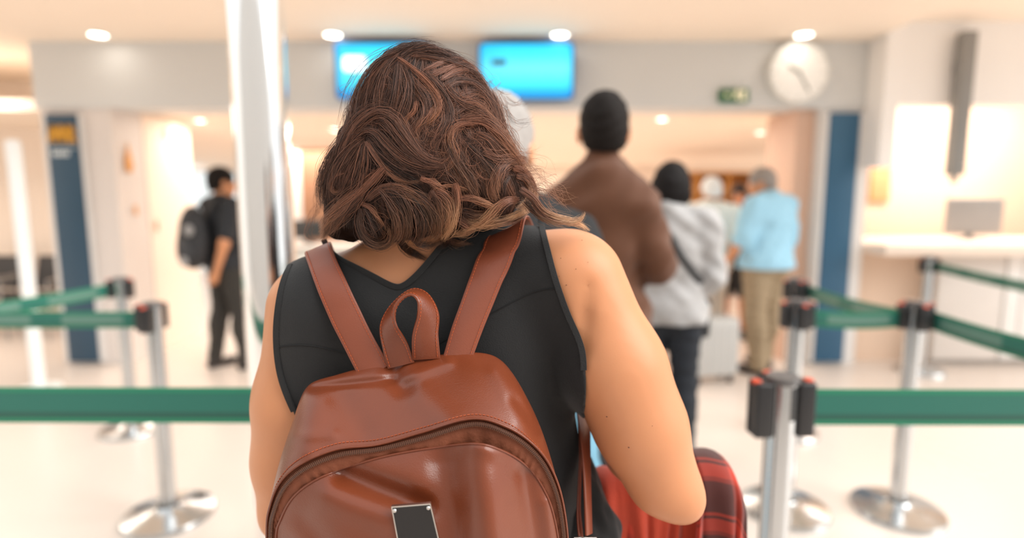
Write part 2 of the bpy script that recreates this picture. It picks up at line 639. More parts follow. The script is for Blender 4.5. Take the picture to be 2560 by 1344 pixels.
def downlight(x, y, z, r, label, group, power=0):
    e = empty('ceiling_light', (x, y, z), label, 'ceiling light', group)
    MB().lathe([(r * 0.82, 0.004), (r * 0.86, -0.012), (r * 1.15, -0.010), (r * 1.18, 0.0)], (0, 0, 0), 28).build('trim_ring', M_RING, e, True, local=True)
    MB().lathe([(0.001, -0.004), (r * 0.84, -0.006)], (0, 0, 0), 28).build('lamp', M_LAMP, e, local=True)
    if power:
        d = bpy.data.lights.new('downlight', 'AREA')
        d.shape = 'DISK'
        d.size = r * 1.5
        d.energy = power
        d.color = (1, 0.86, 0.7)
        o = bpy.data.objects.new('downlight', d)
        COL.objects.link(o)
        o.parent = e
        o.location = (0, 0, -0.02)


for px, lab in ((245, 'leftmost recessed ceiling light above left pillar'), (832, 'recessed ceiling light above the left blue screen'),
                (1400, 'recessed ceiling light above the right blue screen'), (2010, 'recessed ceiling light above the round clock')):
    p = onz(px, 85, CEIL)
    downlight(p[0], p[1], CEIL, 0.075, lab, 'recessed ceiling lights in front of the header', 0.15)
for px, py, lab in ((1655, 296, 'small ceiling light in passage above grey sweater woman'), (838, 322, 'small ceiling light in passage left of the long-haired woman'),
                    (500, 300, 'small ceiling light in passage above man with black backpack'), (1900, 330, 'small ceiling light in passage above man in blue shirt')):
    p = onz(px, py, HEAD + 0.03)
    downlight(p[0], p[1], HEAD + 0.03, 0.06, lab, 'recessed ceiling lights inside the passage', 3)

# two blue information screens on the header
M_BEZ = mat('screen_bezel', '0A63A8', rough=0.3)


def screen_mat(name, kind):
    m = bpy.data.materials.new(name)
    m.use_nodes = True
    nt = m.node_tree
    b = nt.nodes['Principled BSDF']
    tc = nt.nodes.new('ShaderNodeTexCoord')
    sp = nt.nodes.new('ShaderNodeSeparateXYZ')
    nt.links.new(tc.outputs['UV'], sp.inputs[0])
    rv = nt.nodes.new('ShaderNodeValToRGB')
    el = rv.color_ramp.elements
    el[0].position, el[0].color = 0.0, lin('0A86C4') + (1,)
    el[1].position, el[1].color = 1.0, lin('12B8EE') + (1,)
    for p, c in ((0.14, '0A96D8'), (0.24, '30D0F6'), (0.55, '66E0FA'), (0.8, '30D0F6')):
        e_ = el.new(p)
        e_.color = lin(c) + (1,)
    nt.links.new(sp.outputs['Y'], rv.inputs['Fac'])
    rh = nt.nodes.new('ShaderNodeValToRGB')
    el = rh.color_ramp.elements
    el[0].position, el[0].color = 0.0, (0.35, 0.55, 0.75, 1)
    el[1].position, el[1].color = 1.0, (0.5, 0.75, 0.9, 1)
    for p, c in ((0.08, 0.85), (0.3, 1.0), (0.9, 1.0)):
        e_ = el.new(p)
        e_.color = (c, c, c, 1)
    nt.links.new(sp.outputs['X'], rh.inputs['Fac'])
    mu = nt.nodes.new('ShaderNodeMix')
    mu.data_type = 'RGBA'
    mu.blend_type = 'MULTIPLY'
    mu.inputs['Factor'].default_value = 1.0
    nt.links.new(rv.outputs['Color'], mu.inputs['A'])
    nt.links.new(rh.outputs['Color'], mu.inputs['B'])
    nt.links.new(mu.outputs['Result'], b.inputs['Emission Color'])
    b.inputs['Base Color'].default_value = (0.01, 0.05, 0.1, 1)
    b.inputs['Roughness'].default_value = 0.3
    b.inputs['Emission Strength'].default_value = 0.85
    return m


def rounded_panel(x0, x1, z0, z1, y, r, n=8):
    V = []
    for cx, cz, a0 in ((x1 - r, z1 - r, 0), (x0 + r, z1 - r, PI / 2), (x0 + r, z0 + r, PI), (x1 - r, z0 + r, 1.5 * PI)):
        for i in range(n + 1):
            a = a0 + PI / 2 * i / n
            V.append((cx + r * math.cos(a), y, cz + r * math.sin(a)))
    return V


def screen(pxa, pxb, kind, label):
    Y = 4.78
    a, b = at(pxa, 104, Y), at(pxb, 250, Y)
    x0, x1, z0, z1 = a[0], b[0], b[2], a[2]
    e = empty('information_screen', ((x0 + x1) / 2, Y, z0), label, 'screen', 'blue screens on the header')
    body = MB()
    A = rounded_panel(x0, x1, z0, z1, Y, 0.05)
    B = rounded_panel(x0 + 0.02, x1 - 0.02, z0 + 0.02, z1 - 0.02, Y + 0.12, 0.05)
    n = len(A)
    body.add(A + B, [(i, i + n, (i + 1) % n + n, (i + 1) % n) for i in range(n)] + [list(range(n, 2 * n))])
    I = rounded_panel(x0 + 0.018, x1 - 0.018, z0 + 0.018, z1 - 0.018, Y, 0.04)
    body.add(A + I, [(i, (i + 1) % n, (i + 1) % n + n, i + n) for i in range(n)])
    body.build('housing', M_BEZ, e, True)
    me = mesh_np('display', [(v[0], Y + 0.003, v[2]) for v in I], [list(range(n))][:1], False)
    uv = me.uv_layers.new(name='UVMap')
    for l in me.loops:
        c = me.vertices[l.vertex_index].co
        uv.data[l.index].uv = ((c.x - x0) / (x1 - x0), (c.z - z0) / (z1 - z0))
    link('display', me, screen_mat('screen_' + kind, kind), e)
    br = MB()
    br.box(((x0 + x1) / 2 - 0.12, Y + 0.12, (z0 + z1) / 2 - 0.12), ((x0 + x1) / 2 + 0.12, WY, (z0 + z1) / 2 + 0.12))
    br.build('wall_bracket', mat('bracket_grey', '808488', rough=0.4, metal=0.6), e)
    if kind == 'left':
        p0, p1 = at(857, 140, Y), at(915, 178, Y)
        q = MB()
        q.add(rounded_panel(p0[0], p1[0], p1[2], p0[2], Y - 0.002, 0.03), [list(range(36))])
        q.build('white_notice', mat('screen_white', 'FFFFFF', emit='DDEFFF', estr=0.9, vary=0), e)
    else:
        p0, p1 = at(1229, 148, Y), at(1266, 164, Y)
        MB().box((p0[0], Y - 0.004, p1[2]), (p1[0], Y - 0.001, p0[2])).build('dark_rectangle', mat('screen_dark', '3F5A70', emit='3F5A70', estr=0.25, vary=0), e)
    return e


screen(834, 1072, 'left', 'blue screen half behind the long-haired woman showing a white patch')
screen(1195, 1435, 'right', 'blue screen showing a small dark rectangle, right of brown-haired head')

# clock
Yc = WY - 0.075
c = at(1998, 181, Yc)
r = 0.255
e = empty('wall_clock', (c[0], WY, c[2] - r), 'round white wall clock on the grey header', 'clock')


def yring(prof, n=48):          # lathe about the y axis, placed at the clock centre
    mb = MB().lathe(prof, (0, 0, 0), n)
    mb.V = [(c[0] + v[0], Yc + v[2], c[2] + v[1]) for v in mb.V]
    mb.F = [f[::-1] for f in mb.F]
    return mb


yring([(r - 0.02, 0.012), (r - 0.012, -0.012), (r, -0.008), (r, 0.075), (0.01, 0.075)]).build('rim', mat('clock_rim', 'D6D6D2', rough=0.4), e, True)
yring([(0.001, 0.0), (r - 0.015, 0.0)]).build('face', mat('clock_face', 'F5F5F2', rough=0.5, vary=0.01), e)
M_HAND = mat('clock_hand', '8F9490', rough=0.5)
for (dx, dy, L, wd, nm) in ((-0.86, 0.5, 0.12, 0.011, 'hour_hand'), (0.50, -0.86, 0.19, 0.008, 'minute_hand')):
    q = MB()
    d = np.array([dx, 0, dy])
    n_ = np.array([-dy, 0, dx])
    q.obox(np.array([c[0], Yc - 0.006, c[2]]) + d * (L / 2 - 0.015), d * L / 2, (0, 0.0015, 0), n_ * wd)
    q.build(nm, M_HAND, e)
for i in range(12):
    a_ = PI / 6 * i
    d = np.array([math.sin(a_), 0, math.cos(a_)])
    n_ = np.array([math.cos(a_), 0, -math.sin(a_)])
    MB().obox(np.array([c[0], Yc - 0.002, c[2]]) + d * (r - 0.045), d * 0.014, (0, 0.0012, 0), n_ * 0.004).build('hour_mark', mat('clock_mark', 'BDBFBC', rough=0.5), e)

# exit sign
p0, p1 = at(1801, 221, WY - 0.05), at(1872, 255, WY - 0.05)
e = empty('exit_sign', ((p0[0] + p1[0]) / 2, WY, p1[2]), 'small green exit sign with running figure beside the clock', 'sign')
MB().rbox((p0[0], WY - 0.05, p1[2]), (p1[0], WY, p0[2]), 0.006).build('housing', mat('exit_green', '2F6B45', rough=0.4), e, True)
M_EX = mat('exit_white', 'F3E7C8', rough=0.4, emit='F3E7C8', estr=0.25, vary=0)
cx, cz, y = (p0[0] + p1[0]) / 2 + 0.02, (p0[2] + p1[2]) / 2, WY - 0.054
q = MB()
for (xa, za, xb, zb, t) in ((0, 0.028, -0.008, -0.002, 0.008), (-0.008, -0.002, -0.03, -0.018, 0.006), (-0.008, -0.002, 0.015, -0.018, 0.006), (0.015, -0.018, 0.012, -0.042, 0.006),
                            (0, 0.024, 0.026, 0.012, 0.005), (0, 0.024, -0.024, 0.010, 0.005)):
    d = np.array([xb - xa, 0, zb - za])
    n_ = np.array([-d[2], 0, d[0]])
    q.obox((cx + (xa + xb) / 2, y, cz + (za + zb) / 2), d / 2, (0, 0.002, 0), n_ / np.linalg.norm(n_) * t)
q.disc((cx + 0.006, y - 0.002, cz + 0.042), (0, -1, 0), 0.010, 14)
q.build('running_figure', M_EX, e)
MB().box((cx + 0.038, y - 0.002, cz - 0.042), (cx + 0.066, y + 0.002, cz + 0.042)).build('doorway_mark', M_EX, e)
q = MB().obox((cx - 0.075, y, cz), (0.016, 0, 0), (0, 0.002, 0), (0, 0, 0.006))
q.add([(cx - 0.105, y - 0.002, cz), (cx - 0.085, y - 0.002, cz + 0.018), (cx - 0.085, y - 0.002, cz - 0.018)], [(0, 2, 1)])
q.build('arrow_mark', M_EX, e)

# tall grey bar in front of the right fascia
Yb = 4.72
pt, pb = at(2431, 75, Yb), at(2401, 438, Yb)
e = empty('column_speaker', (pt[0], Yb, pb[2] - 0.06), 'tall narrow grey column speaker on white fascia at far right', 'speaker')
MB().rbox((pt[0] - 0.06, Yb, pb[2]), (pt[0] + 0.06, Yb + 0.09, pt[2]), 0.012).build('housing', mat('speaker_grey', '8C8B88', rough=0.5), e, True)
MB().box((pt[0] - 0.02, Yb + 0.03, pb[2] - 0.06), (pt[0] + 0.02, Yb + 0.06, pb[2])).build('plug', mat('speaker_plug', '9A9894'), e)
MB().box((pt[0] - 0.03, Yb + 0.09, HEAD + 0.25), (pt[0] + 0.03, WY - 0.1, HEAD + 0.35)).build('bracket', mat('bracket_grey'), e)

# service counter on the right with screen and slatted panels
cx0 = max(at(2170, 620, 4.72)[0], at(2176, 400, WY)[0] + 0.03)
e = empty('service_counter', (4.6, 5.2, 0), 'long cream service counter with pale panels at far right', 'counter')
MB().rbox((cx0, 4.70, 1.015), (8.2, 5.8, 1.11), 0.01).build('countertop', mat('counter_cream', 'F4E4D6', rough=0.35), e, True)
MB().box((cx0 + 0.05, 5.1, 0), (8.1, 5.7, 1.01)).build('body', M_PEACH, e)
xs = at(2336, 700, 4.95)[0]
xe = at(2505, 700, 4.95)[0]
MB().rbox((xs, 4.9, 0.06), (xe - 0.02, 4.96, 1.0), 0.006).build('front_panel', mat('counter_panel', 'DDD6D0', rough=0.4), e, True)
x = xe
while x < 7.5:
    MB().rbox((x, 4.9, 0.06), (x + 0.13, 4.96, 1.0), 0.006).build('panel_board', mat('counter_white', 'F2EFEC', rough=0.4), e, True)
    x += 0.145
MB().box((xs, 4.96, 0.0), (8.0, 5.1, 0.99)).build('panel_support', mat('counter_support', 'B9B2AC', rough=0.5), e)
Ym = 5.35
p0, p1 = at(2372, 505, Ym), at(2505, 590, Ym)
e = empty('desk_monitor', ((p0[0] + p1[0]) / 2, Ym, 1.11), 'grey monitor seen from behind on the service counter', 'monitor')
MB().rbox((p0[0], Ym, 1.16), (p1[0], Ym + 0.05, p0[2] + 0.04), 0.02).build('housing', mat('monitor_grey', '9C9A98', rough=0.5), e, True)
MB().rbox(((p0[0] + p1[0]) / 2 - 0.1, Ym - 0.04, 1.11), ((p0[0] + p1[0]) / 2 + 0.1, Ym + 0.14, 1.125), 0.006).build('foot', mat('monitor_grey'), e, True)
MB().box(((p0[0] + p1[0]) / 2 - 0.03, Ym + 0.05, 1.125), ((p0[0] + p1[0]) / 2 + 0.03, Ym + 0.08, 1.3)).build('neck', mat('monitor_grey'), e)
# orange notice on wall behind
p = at(2200, 455, 6.38)
e = MB().rbox((p[0] - 0.11, 6.36, p[2] - 0.22), (p[0] + 0.11, 6.399, p[2] + 0.16), 0.01).build('orange_notice', mat('notice_orange', 'F0A070', rough=0.5), None, True)
tag(e, 'orange notice on peach wall right of right pillar', 'notice')

# waiting chairs far left
M_DK = mat('seat_dark', '3A3838', rough=0.5)
M_STEEL = mat('steel', 'B9BBBD', rough=0.25, metal=1.0, vary=0.04)


def waiting_chair(x, y, label):
    e = empty('waiting_chair', (x, y, 0), label, 'chair', 'waiting chairs at far left')
    MB().rbox((-0.24, -0.22, 0.42), (0.24, 0.24, 0.47), 0.02).build('seat', M_DK, e, True, local=True)
    b = MB().rbox((-0.24, 0.20, 0.50), (0.24, 0.25, 0.86), 0.02)
    b.V = [(v[0], v[1] + (v[2] - 0.5) * 0.25, v[2]) for v in b.V]
    b.build('backrest', M_DK, e, True, local=True)
    for sx in (-1, 1):
        MB().tube([(sx * 0.22, -0.2, 0.0), (sx * 0.22, -0.2, 0.42)], 0.012).build('leg', M_STEEL, e, True, local=True)
        MB().tube([(sx * 0.22, 0.2, 0.0), (sx * 0.22, 0.2, 0.42), (sx * 0.22, 0.24, 0.6)], 0.012).build('leg', M_STEEL, e, True, local=True)
        MB().tube([(sx * 0.25, -0.2, 0.42), (sx * 0.25, -0.2, 0.64), (sx * 0.25, 0.2, 0.66)], 0.012).build('armrest', M_STEEL, e, True, local=True)


for px, lab in ((96, 'dark waiting chair beside left pillar'), (-60, 'dark waiting chair cut by the left picture edge')):
    p = at(px, 680, 6.0)
    waiting_chair(p[0], 6.0, lab)

# orange ornaments on the passage wall at the left
M_ORN = mat('ornament_orange', 'E9A65A', rough=0.5)
M_ORN2 = mat('ornament_brown', 'C9A58A', rough=0.5)
for px, py, h, m, lab in ((322, 400, 0.16, M_ORN, 'large orange teardrop ornament on cream passage wall'), (415, 335, 0.08, M_ORN2, 'brownish ornament high on the cream passage wall'),
                          (340, 527, 0.06, M_ORN, 'small orange ornament halfway down the cream wall'), (393, 565, 0.07, M_ORN2, 'small brown ornament low on the cream passage wall')):
    d = ray(px, py)
    t = (xpl + 0.012) / d[0]
    p = np.array([xpl, d[1] * t, EYE + d[2] * t])
    mb = MB().lathe([(0.002, h), (0.02, h * 0.55), (h * 0.30, 0.05 * h), (h * 0.34, -h * 0.35), (h * 0.2, -h * 0.65), (0.002, -h * 0.72)], (0, 0, 0), 20)
    mb.V = [(p[0] + 0.012 + v[0] * 0.12, p[1] + v[1], p[2] + v[2]) for v in mb.V]
    o = mb.build('wall_ornament', m, None, True, 60)
    tag(o, lab, 'ornament', 'ornaments on the passage wall')

# desk with dark monitor beyond, left of the woman
p = at(772, 600, 7.6)
e = empty('information_desk', (p[0], 7.6, 0), 'pale desk in passage behind the chrome column', 'desk')
MB().rbox((p[0] - 0.35, 7.3, 0), (p[0] + 0.75, 7.8, 0.86), 0.01).build('body', mat('desk_grey', 'CBD2D3', rough=0.4), e, True)
MB().rbox((p[0] - 0.40, 7.25, 0.86), (p[0] + 0.80, 7.85, 0.90), 0.01).build('desk_top', mat('desk_top', 'E8E6E2', rough=0.3), e, True)
e = empty('dark_monitor', (p[0], 7.5, 0.90), 'dark monitor on the pale passage desk', 'monitor')
MB().rbox((p[0] - 0.17, 7.5, 0.97), (p[0] + 0.22, 7.54, 1.22), 0.015).build('housing', mat('monitor_dark', '2B2E30', rough=0.4), e, True)
MB().rbox((p[0] - 0.1, 7.44, 0.90), (p[0] + 0.14, 7.6, 0.915), 0.004).build('foot', mat('monitor_dark'), e, True)
MB().box((p[0] - 0.01, 7.53, 0.915), (p[0] + 0.05, 7.56, 1.05)).build('neck', mat('monitor_dark'), e)

# amber shop shelf at the end of the passage
xa, xb = at(1660, 470, 9.6)[0], at(2035, 470, 9.6)[0]
xb = min(xb, x_ret + 1.6)
e = empty('shop_shelf', ((xa + xb) / 2, 9.6, 0), 'amber wooden shop shelf lit at the far end of the passage', 'shelf')
M_AMB = mat('shelf_amber', 'C98F4E', rough=0.5, vary=0.2, vscale=5)
MB().box((xa, 9.95, 0), (xb, 10.0, 1.95)).build('back_panel', M_AMB, e)
for z in (0.1, 0.5, 0.9, 1.3, 1.65, 1.93):
    MB().box((xa, 9.62, z), (xb, 9.95, z + 0.03)).build('shelf_board', mat('shelf_board', 'E0B680', rough=0.5), e)
for x in np.linspace(xa, xb - 0.04, 4):
    MB().box((x, 9.6, 0), (x + 0.04, 9.95, 1.96)).build('upright', M_AMB, e)
cols = ['E8B86A', 'D8783A', 'F2E2C0', 'A86838', 'F0C890']
for zi, z in enumerate((0.93, 1.33)):
    for i in range(5):
        x = xa + 0.12 + i * (xb - xa - 0.3) / 5
        hgt = random.uniform(0.14, 0.26)
        o = MB().rbox((x, 9.68, z), (x + 0.11, 9.8, z + hgt), 0.01).build('carton', mat('carton_%d' % ((i + zi) % 5), cols[(i + zi) % 5], rough=0.5), None, True)
        tag(o, '%s carton on the %s row of the far amber shop shelf' % (['yellow', 'orange', 'cream', 'brown', 'pale amber'][(i + zi) % 5], ['lower', 'upper'][zi]), 'carton', 'cartons on the amber shop shelf')
p = at(1973, 455, 6.0)
e = empty('globe_lamp', (p[0], 6.0, p[2] - 0.11), 'glowing globe lamp hanging right of the blue-shirted man', 'lamp')
q = MB().lathe([(0.002, -0.11)] + [(0.11 * math.cos(t), 0.11 * math.sin(t)) for t in np.linspace(-1.4, 1.4, 14)] + [(0.002, 0.11)], (p[0], 6.0, p[2]), 24)
q.build('globe', mat('globe_glow', 'FFF2D8', emit='FFE9C0', estr=2.2, vary=0), e, True, 80)
MB().tube([(p[0], 6.0, p[2] + 0.10), (p[0], 6.0, HEAD + 0.03)], 0.008).build('cord', M_DK, e, True)

# polished chrome column
M_CHROME = mat('chrome', 'F6F8F9', rough=0.09, metal=1.0, vary=0.03, vscale=2.0)
M_BRUSH = mat('brushed_steel', 'C9CCCE', rough=0.2, metal=1.0, vary=0.05, vscale=4.0)
pc = at(648, 200, 2.05)
e = empty('chrome_column', (pc[0], 2.05, 0), 'tall polished chrome column left of the woman', 'column')
MB().lathe([(0.001, 0), (0.16, 0), (0.16, 0.03), (0.12, 0.05), (0.105, 0.06)], (0, 0, 0), 48).build('base', M_BRUSH, e, True, 40, True)
MB().lathe([(0.094, 0.04), (0.094, 4.2)], (0, 0, 0), 96).build('shaft', M_CHROME, e, True, 40, True)

# slim white post far left
pa, pb = at(8, 352, 4.4), onz(98, 965, 0.02)
e = empty('slim_white_post', (pb[0], pb[1], 0), 'slim white post standing at the left picture edge', 'post')
zt = 1.93
MB().lathe([(0.045, 0.0), (0.05, zt - 0.03), (0.04, zt), (0.001, zt + 0.005)], (0, 0, 0), 32).build('shaft', mat('post_white', 'F4F7F7', rough=0.3), e, True, 40, True)
MB().lathe([(0.15, 0.0), (0.15, 0.012), (0.05, 0.02)], (0, 0, 0), 32).build('base', mat('post_white'), e, True, 40, True)


# ------------------------------------------------------------------ belt barriers
def belt_mat(printed=True):
    m = bpy.data.materials.new('belt_green')
    m.use_nodes = True
    nt = m.node_tree
    b = nt.nodes['Principled BSDF']
    N, L = nt.nodes, nt.links
    tc = N.new('ShaderNodeTexCoord')
    sp = N.new('ShaderNodeSeparateXYZ')
    L.new(tc.outputs['UV'], sp.inputs[0])
    # print: pale blocks in the middle of the band
    band = N.new('ShaderNodeValToRGB')
    el = band.color_ramp.elements
    el[0].position, el[0].color = 0.0, (0, 0, 0, 1)
    el[1].position, el[1].color = 1.0, (0, 0, 0, 1)
    for p, v in ((0.22, 0), (0.27, 1), (0.73, 1), (0.78, 0)):
        q = el.new(p)
        q.color = (v, v, v, 1)
    L.new(sp.outputs['Y'], band.inputs['Fac'])
    wv = N.new('ShaderNodeMath')
    wv.operation = 'PINGPONG'
    L.new(sp.outputs['X'], wv.inputs[0])
    wv.inputs[1].default_value = 0.21
    th = N.new('ShaderNodeMath')
    th.operation = 'GREATER_THAN'
    L.new(wv.outputs[0], th.inputs[0])
    th.inputs[1].default_value = 0.07
    ml = N.new('ShaderNodeMath')
    ml.operation = 'MULTIPLY'
    L.new(band.outputs['Color'], ml.inputs[0])
    L.new(th.outputs[0], ml.inputs[1])
    sc = N.new('ShaderNodeMath')
    sc.operation = 'MULTIPLY'
    L.new(ml.outputs[0], sc.inputs[0])
    sc.inputs[1].default_value = 0.30 if printed else 0.0
    edge = N.new('ShaderNodeValToRGB')
    el = edge.color_ramp.elements
    el[0].position, el[0].color = 0.0, lin('0B7657') + (1,)
    el[1].position, el[1].color = 1.0, lin('0B7657') + (1,)
    for p, cc in ((0.13, '0C7A5A'), (0.16, '124F42'), (0.28, '145247'), (0.34, '17685A'), (0.80, '17685A'), (0.84, '145A4C'), (0.87, '0E8061')):
        q = el.new(p)
        q.color = lin(cc) + (1,)
    L.new(sp.outputs['Y'], edge.inputs['Fac'])
    mx = N.new('ShaderNodeMix')
    mx.data_type = 'RGBA'
    L.new(sc.outputs[0], mx.inputs['Factor'])
    L.new(edge.outputs['Color'], mx.inputs['A'])
    mx.inputs['B'].default_value = lin('9DB2A4') + (1,)
    L.new(mx.outputs['Result'], b.inputs['Base Color'])
    b.inputs['Roughness'].default_value = 0.55
    b.inputs['Sheen Weight'].default_value = 0.1
    wvn = N.new('ShaderNodeTexWave')
    wvn.inputs['Scale'].default_value = 260
    bp = N.new('ShaderNodeBump')
    bp.inputs['Strength'].default_value = 0.15
    bp.inputs['Distance'].default_value = 0.001
    L.new(wvn.outputs['Fac'], bp.inputs['Height'])
    L.new(bp.outputs['Normal'], b.inputs['Normal'])
    return m


M_BELT = belt_mat()
M_BELT2 = belt_mat(False)
M_BLK = mat('black_plastic', '262628', rough=0.35)
M_BTN = mat('button_orange', 'E2502A', rough=0.4)


def belt(parent, p0, p1, h, sag=0.012, m=None):
    n = 24
    p0, p1 = np.asarray(p0, float), np.asarray(p1, float)
    t = np.linspace(0, 1, n)
    C = p0[None] * (1 - t[:, None]) + p1[None] * t[:, None]
    C[:, 2] -= sag * 4 * t * (1 - t)
    d = p1 - p0
    Ln = np.linalg.norm(d)
    nn = np.array([-d[1], d[0], 0])
    nn = nn / np.linalg.norm(nn) * 0.0012
    V = []
    for s in (-1, 1):
        for e_ in (-0.5, 0.5):
            V.append(C + nn * s + np.array([0, 0, e_ * h]))
    V = np.stack(V, 1).reshape(-1, 3)
    F = []
    for i in range(n - 1):
        a, b_ = 4 * i, 4 * (i + 1)
        for (u, v) in ((0, 1), (1, 3), (3, 2), (2, 0)):
            F.append((a + u, a + v, b_ + v, b_ + u))
    F += [(0, 2, 3, 1), (4 * n - 4, 4 * n - 3, 4 * n - 1, 4 * n - 2)]
    me = mesh_np('belt', V, F, False)
    uv = me.uv_layers.new(name='UVMap')
    for l in me.loops:
        vi = l.vertex_index
        uv.data[l.index].uv = (t[vi // 4] * Ln, (vi % 2))
    return link('belt', me, m or M_BELT, parent)


def stanchion(x, y, label, r=0.036, base_r=0.19, dirs=(0, 90, 180, 270), H=1.0, ch=0.115, cw=0.05):
    e = empty('belt_barrier_post', (x, y, 0), label, 'barrier post', 'belt barrier posts')
    prof = [(0.001, 0), (base_r, 0), (base_r, 0.012), (base_r * 0.97, 0.022), (base_r * 0.6, 0.038), (r * 1.6, 0.05), (r * 1.3, 0.06)]
    MB().lathe(prof, (0, 0, 0), 56).build('base', M_BRUSH, e, True, 40, True)
    MB().lathe([(r, 0.04), (r, H - 0.01), (r * 0.96, H)], (0, 0, 0), 48).build('pole', M_BRUSH, e, True, 40, True)
    MB().lathe([(r * 1.08, H - 0.016), (r * 1.12, H - 0.004), (r * 1.05, H + 0.004), (0.001, H + 0.008)], (0, 0, 0), 40).build('cap', mat('cap_grey', '6E6C6C', rough=0.35, metal=0.4), e, True, 40, True)
    for a in dirs:
        q = MB().rbox((r - 0.004, -cw / 2, H - 0.012 - ch), (r + cw * 0.75, cw / 2, H - 0.012), 0.006)
        ca, sa = math.cos(math.radians(a)), math.sin(math.radians(a))
        q.V = [(v[0] * ca - v[1] * sa, v[0] * sa + v[1] * ca, v[2]) for v in q.V]
        o = q.build('belt_cassette', M_BLK, e, True, 35, True)
        q = MB().rbox((r + cw * 0.40, -cw * 0.2, H - 0.018), (r + cw * 0.77, cw * 0.2, H - 0.007), 0.003)
        q.V = [(v[0] * ca - v[1] * sa, v[0] * sa + v[1] * ca, v[2]) for v in q.V]
        q.build('release_button', M_BTN, o, True, 35, True)
    return e


def post_at(px, py_top, H=1.0):
    return onz(px, py_top, H)[:2]


# right-hand side
q = post_at(1957, 941)
near_r = stanchion(q[0], q[1], 'large near steel barrier post with orange buttons right of the plaid shirt', r=0.040, dirs=(4, 95, 184), ch=0.155, cw=0.06)
sb = MB()
sb.lathe([(0.0405, 0.885), (0.0412, 0.89), (0.0412, 0.975), (0.0405, 0.98)], (0, 0, 0), 6, math.radians(-80), math.radians(-50))
sb.build('slot_insert', M_BLK, near_r, True, 40, True)
belt(near_r, (q[0] + 0.075, q[1] - 0.02, at(2040, 1014, 1.5)[2]), (q[0] + 1.9, q[1] - 0.02, at(2560, 1020, 1.5)[2] - 0.0), 0.104, 0.0, M_BELT2)
p2 = onz(1962, 1272, 0)[:2]
p3 = onz(2242, 1277, 0)[:2]
p4 = post_at(1990, 696)
p5 = post_at(2323, 643)
s2 = stanchion(p2[0], p2[1], 'steel barrier post standing right behind the large near post', dirs=(0, 90, 180, 270), H=1.026, base_r=0.2)
s3 = stanchion(p3[0], p3[1], 'steel barrier post with three belts and full round base at right', dirs=(-15, 90, 180, 270), H=1.026, base_r=0.2)
s4 = stanchion(p4[0], p4[1], 'far steel barrier post before the blue-shirted man', dirs=(-40, 90, 180, 270))
s5 = stanchion(p5[0], p5[1], 'farthest steel barrier post before the cream counter', dirs=(-10, 90, 180))
zb = 0.925
belt(s2, (p2[0] + 0.07, p2[1], zb + .02), (p3[0] - 0.07, p3[1], zb + .02), 0.078)
belt(s4, (p4[0] + 0.06, p4[1] - 0.03, zb), (p3[0] - 0.05, p3[1] + 0.05, zb + .02), 0.078)
far = onz(2760, 918, zb)
belt(s3, (p3[0] + 0.06, p3[1], zb + .02), far, 0.085)
far5 = onz(2700, 742, zb)
belt(s5, (p5[0] + 0.06, p5[1], zb), far5, 0.075)
# left-hand side
q = onz(424, 1288, 0)[:2]
l1 = stanchion(q[0], q[1], 'steel barrier post with full round base at left', dirs=(90, 180, 270), H=1.026, base_r=0.2)
belt(l1, (q[0] - 0.07, q[1], zb + .022), (q[0] - 1.9, q[1] + 0.0, zb + .022), 0.076, 0.0)
q2 = post_at(300, 694)
l2 = stanchion(q2[0], q2[1], 'farther steel barrier post beside left pillar holding a pale belt', dirs=(190, 90, 0))
fl = onz(-220, 800, zb)
belt(l2, (q2[0] - 0.06, q2[1] - 0.02, zb), fl, 0.078)
q3 = (at(800, 941, 1.515)[0], 1.515)
nl = stanchion(q3[0], q3[1], 'near barrier post behind the woman holding the wide left belt', r=0.040, dirs=(180, 90, 0), ch=0.155, cw=0.06)
belt(nl, (q3[0] - 0.075, q3[1], at(640, 1013, 1.515)[2]), (q3[0] - 1.75, q3[1], at(0, 1010, 1.515)[2]), 0.104, 0.0, M_BELT2)
# ------------------------------------------------------------------ people in the background
def skin_mat(name, col):
    return mat(name, col, rough=0.45, vary=0.06, vscale=14, sss=0.08, spec=0.4)


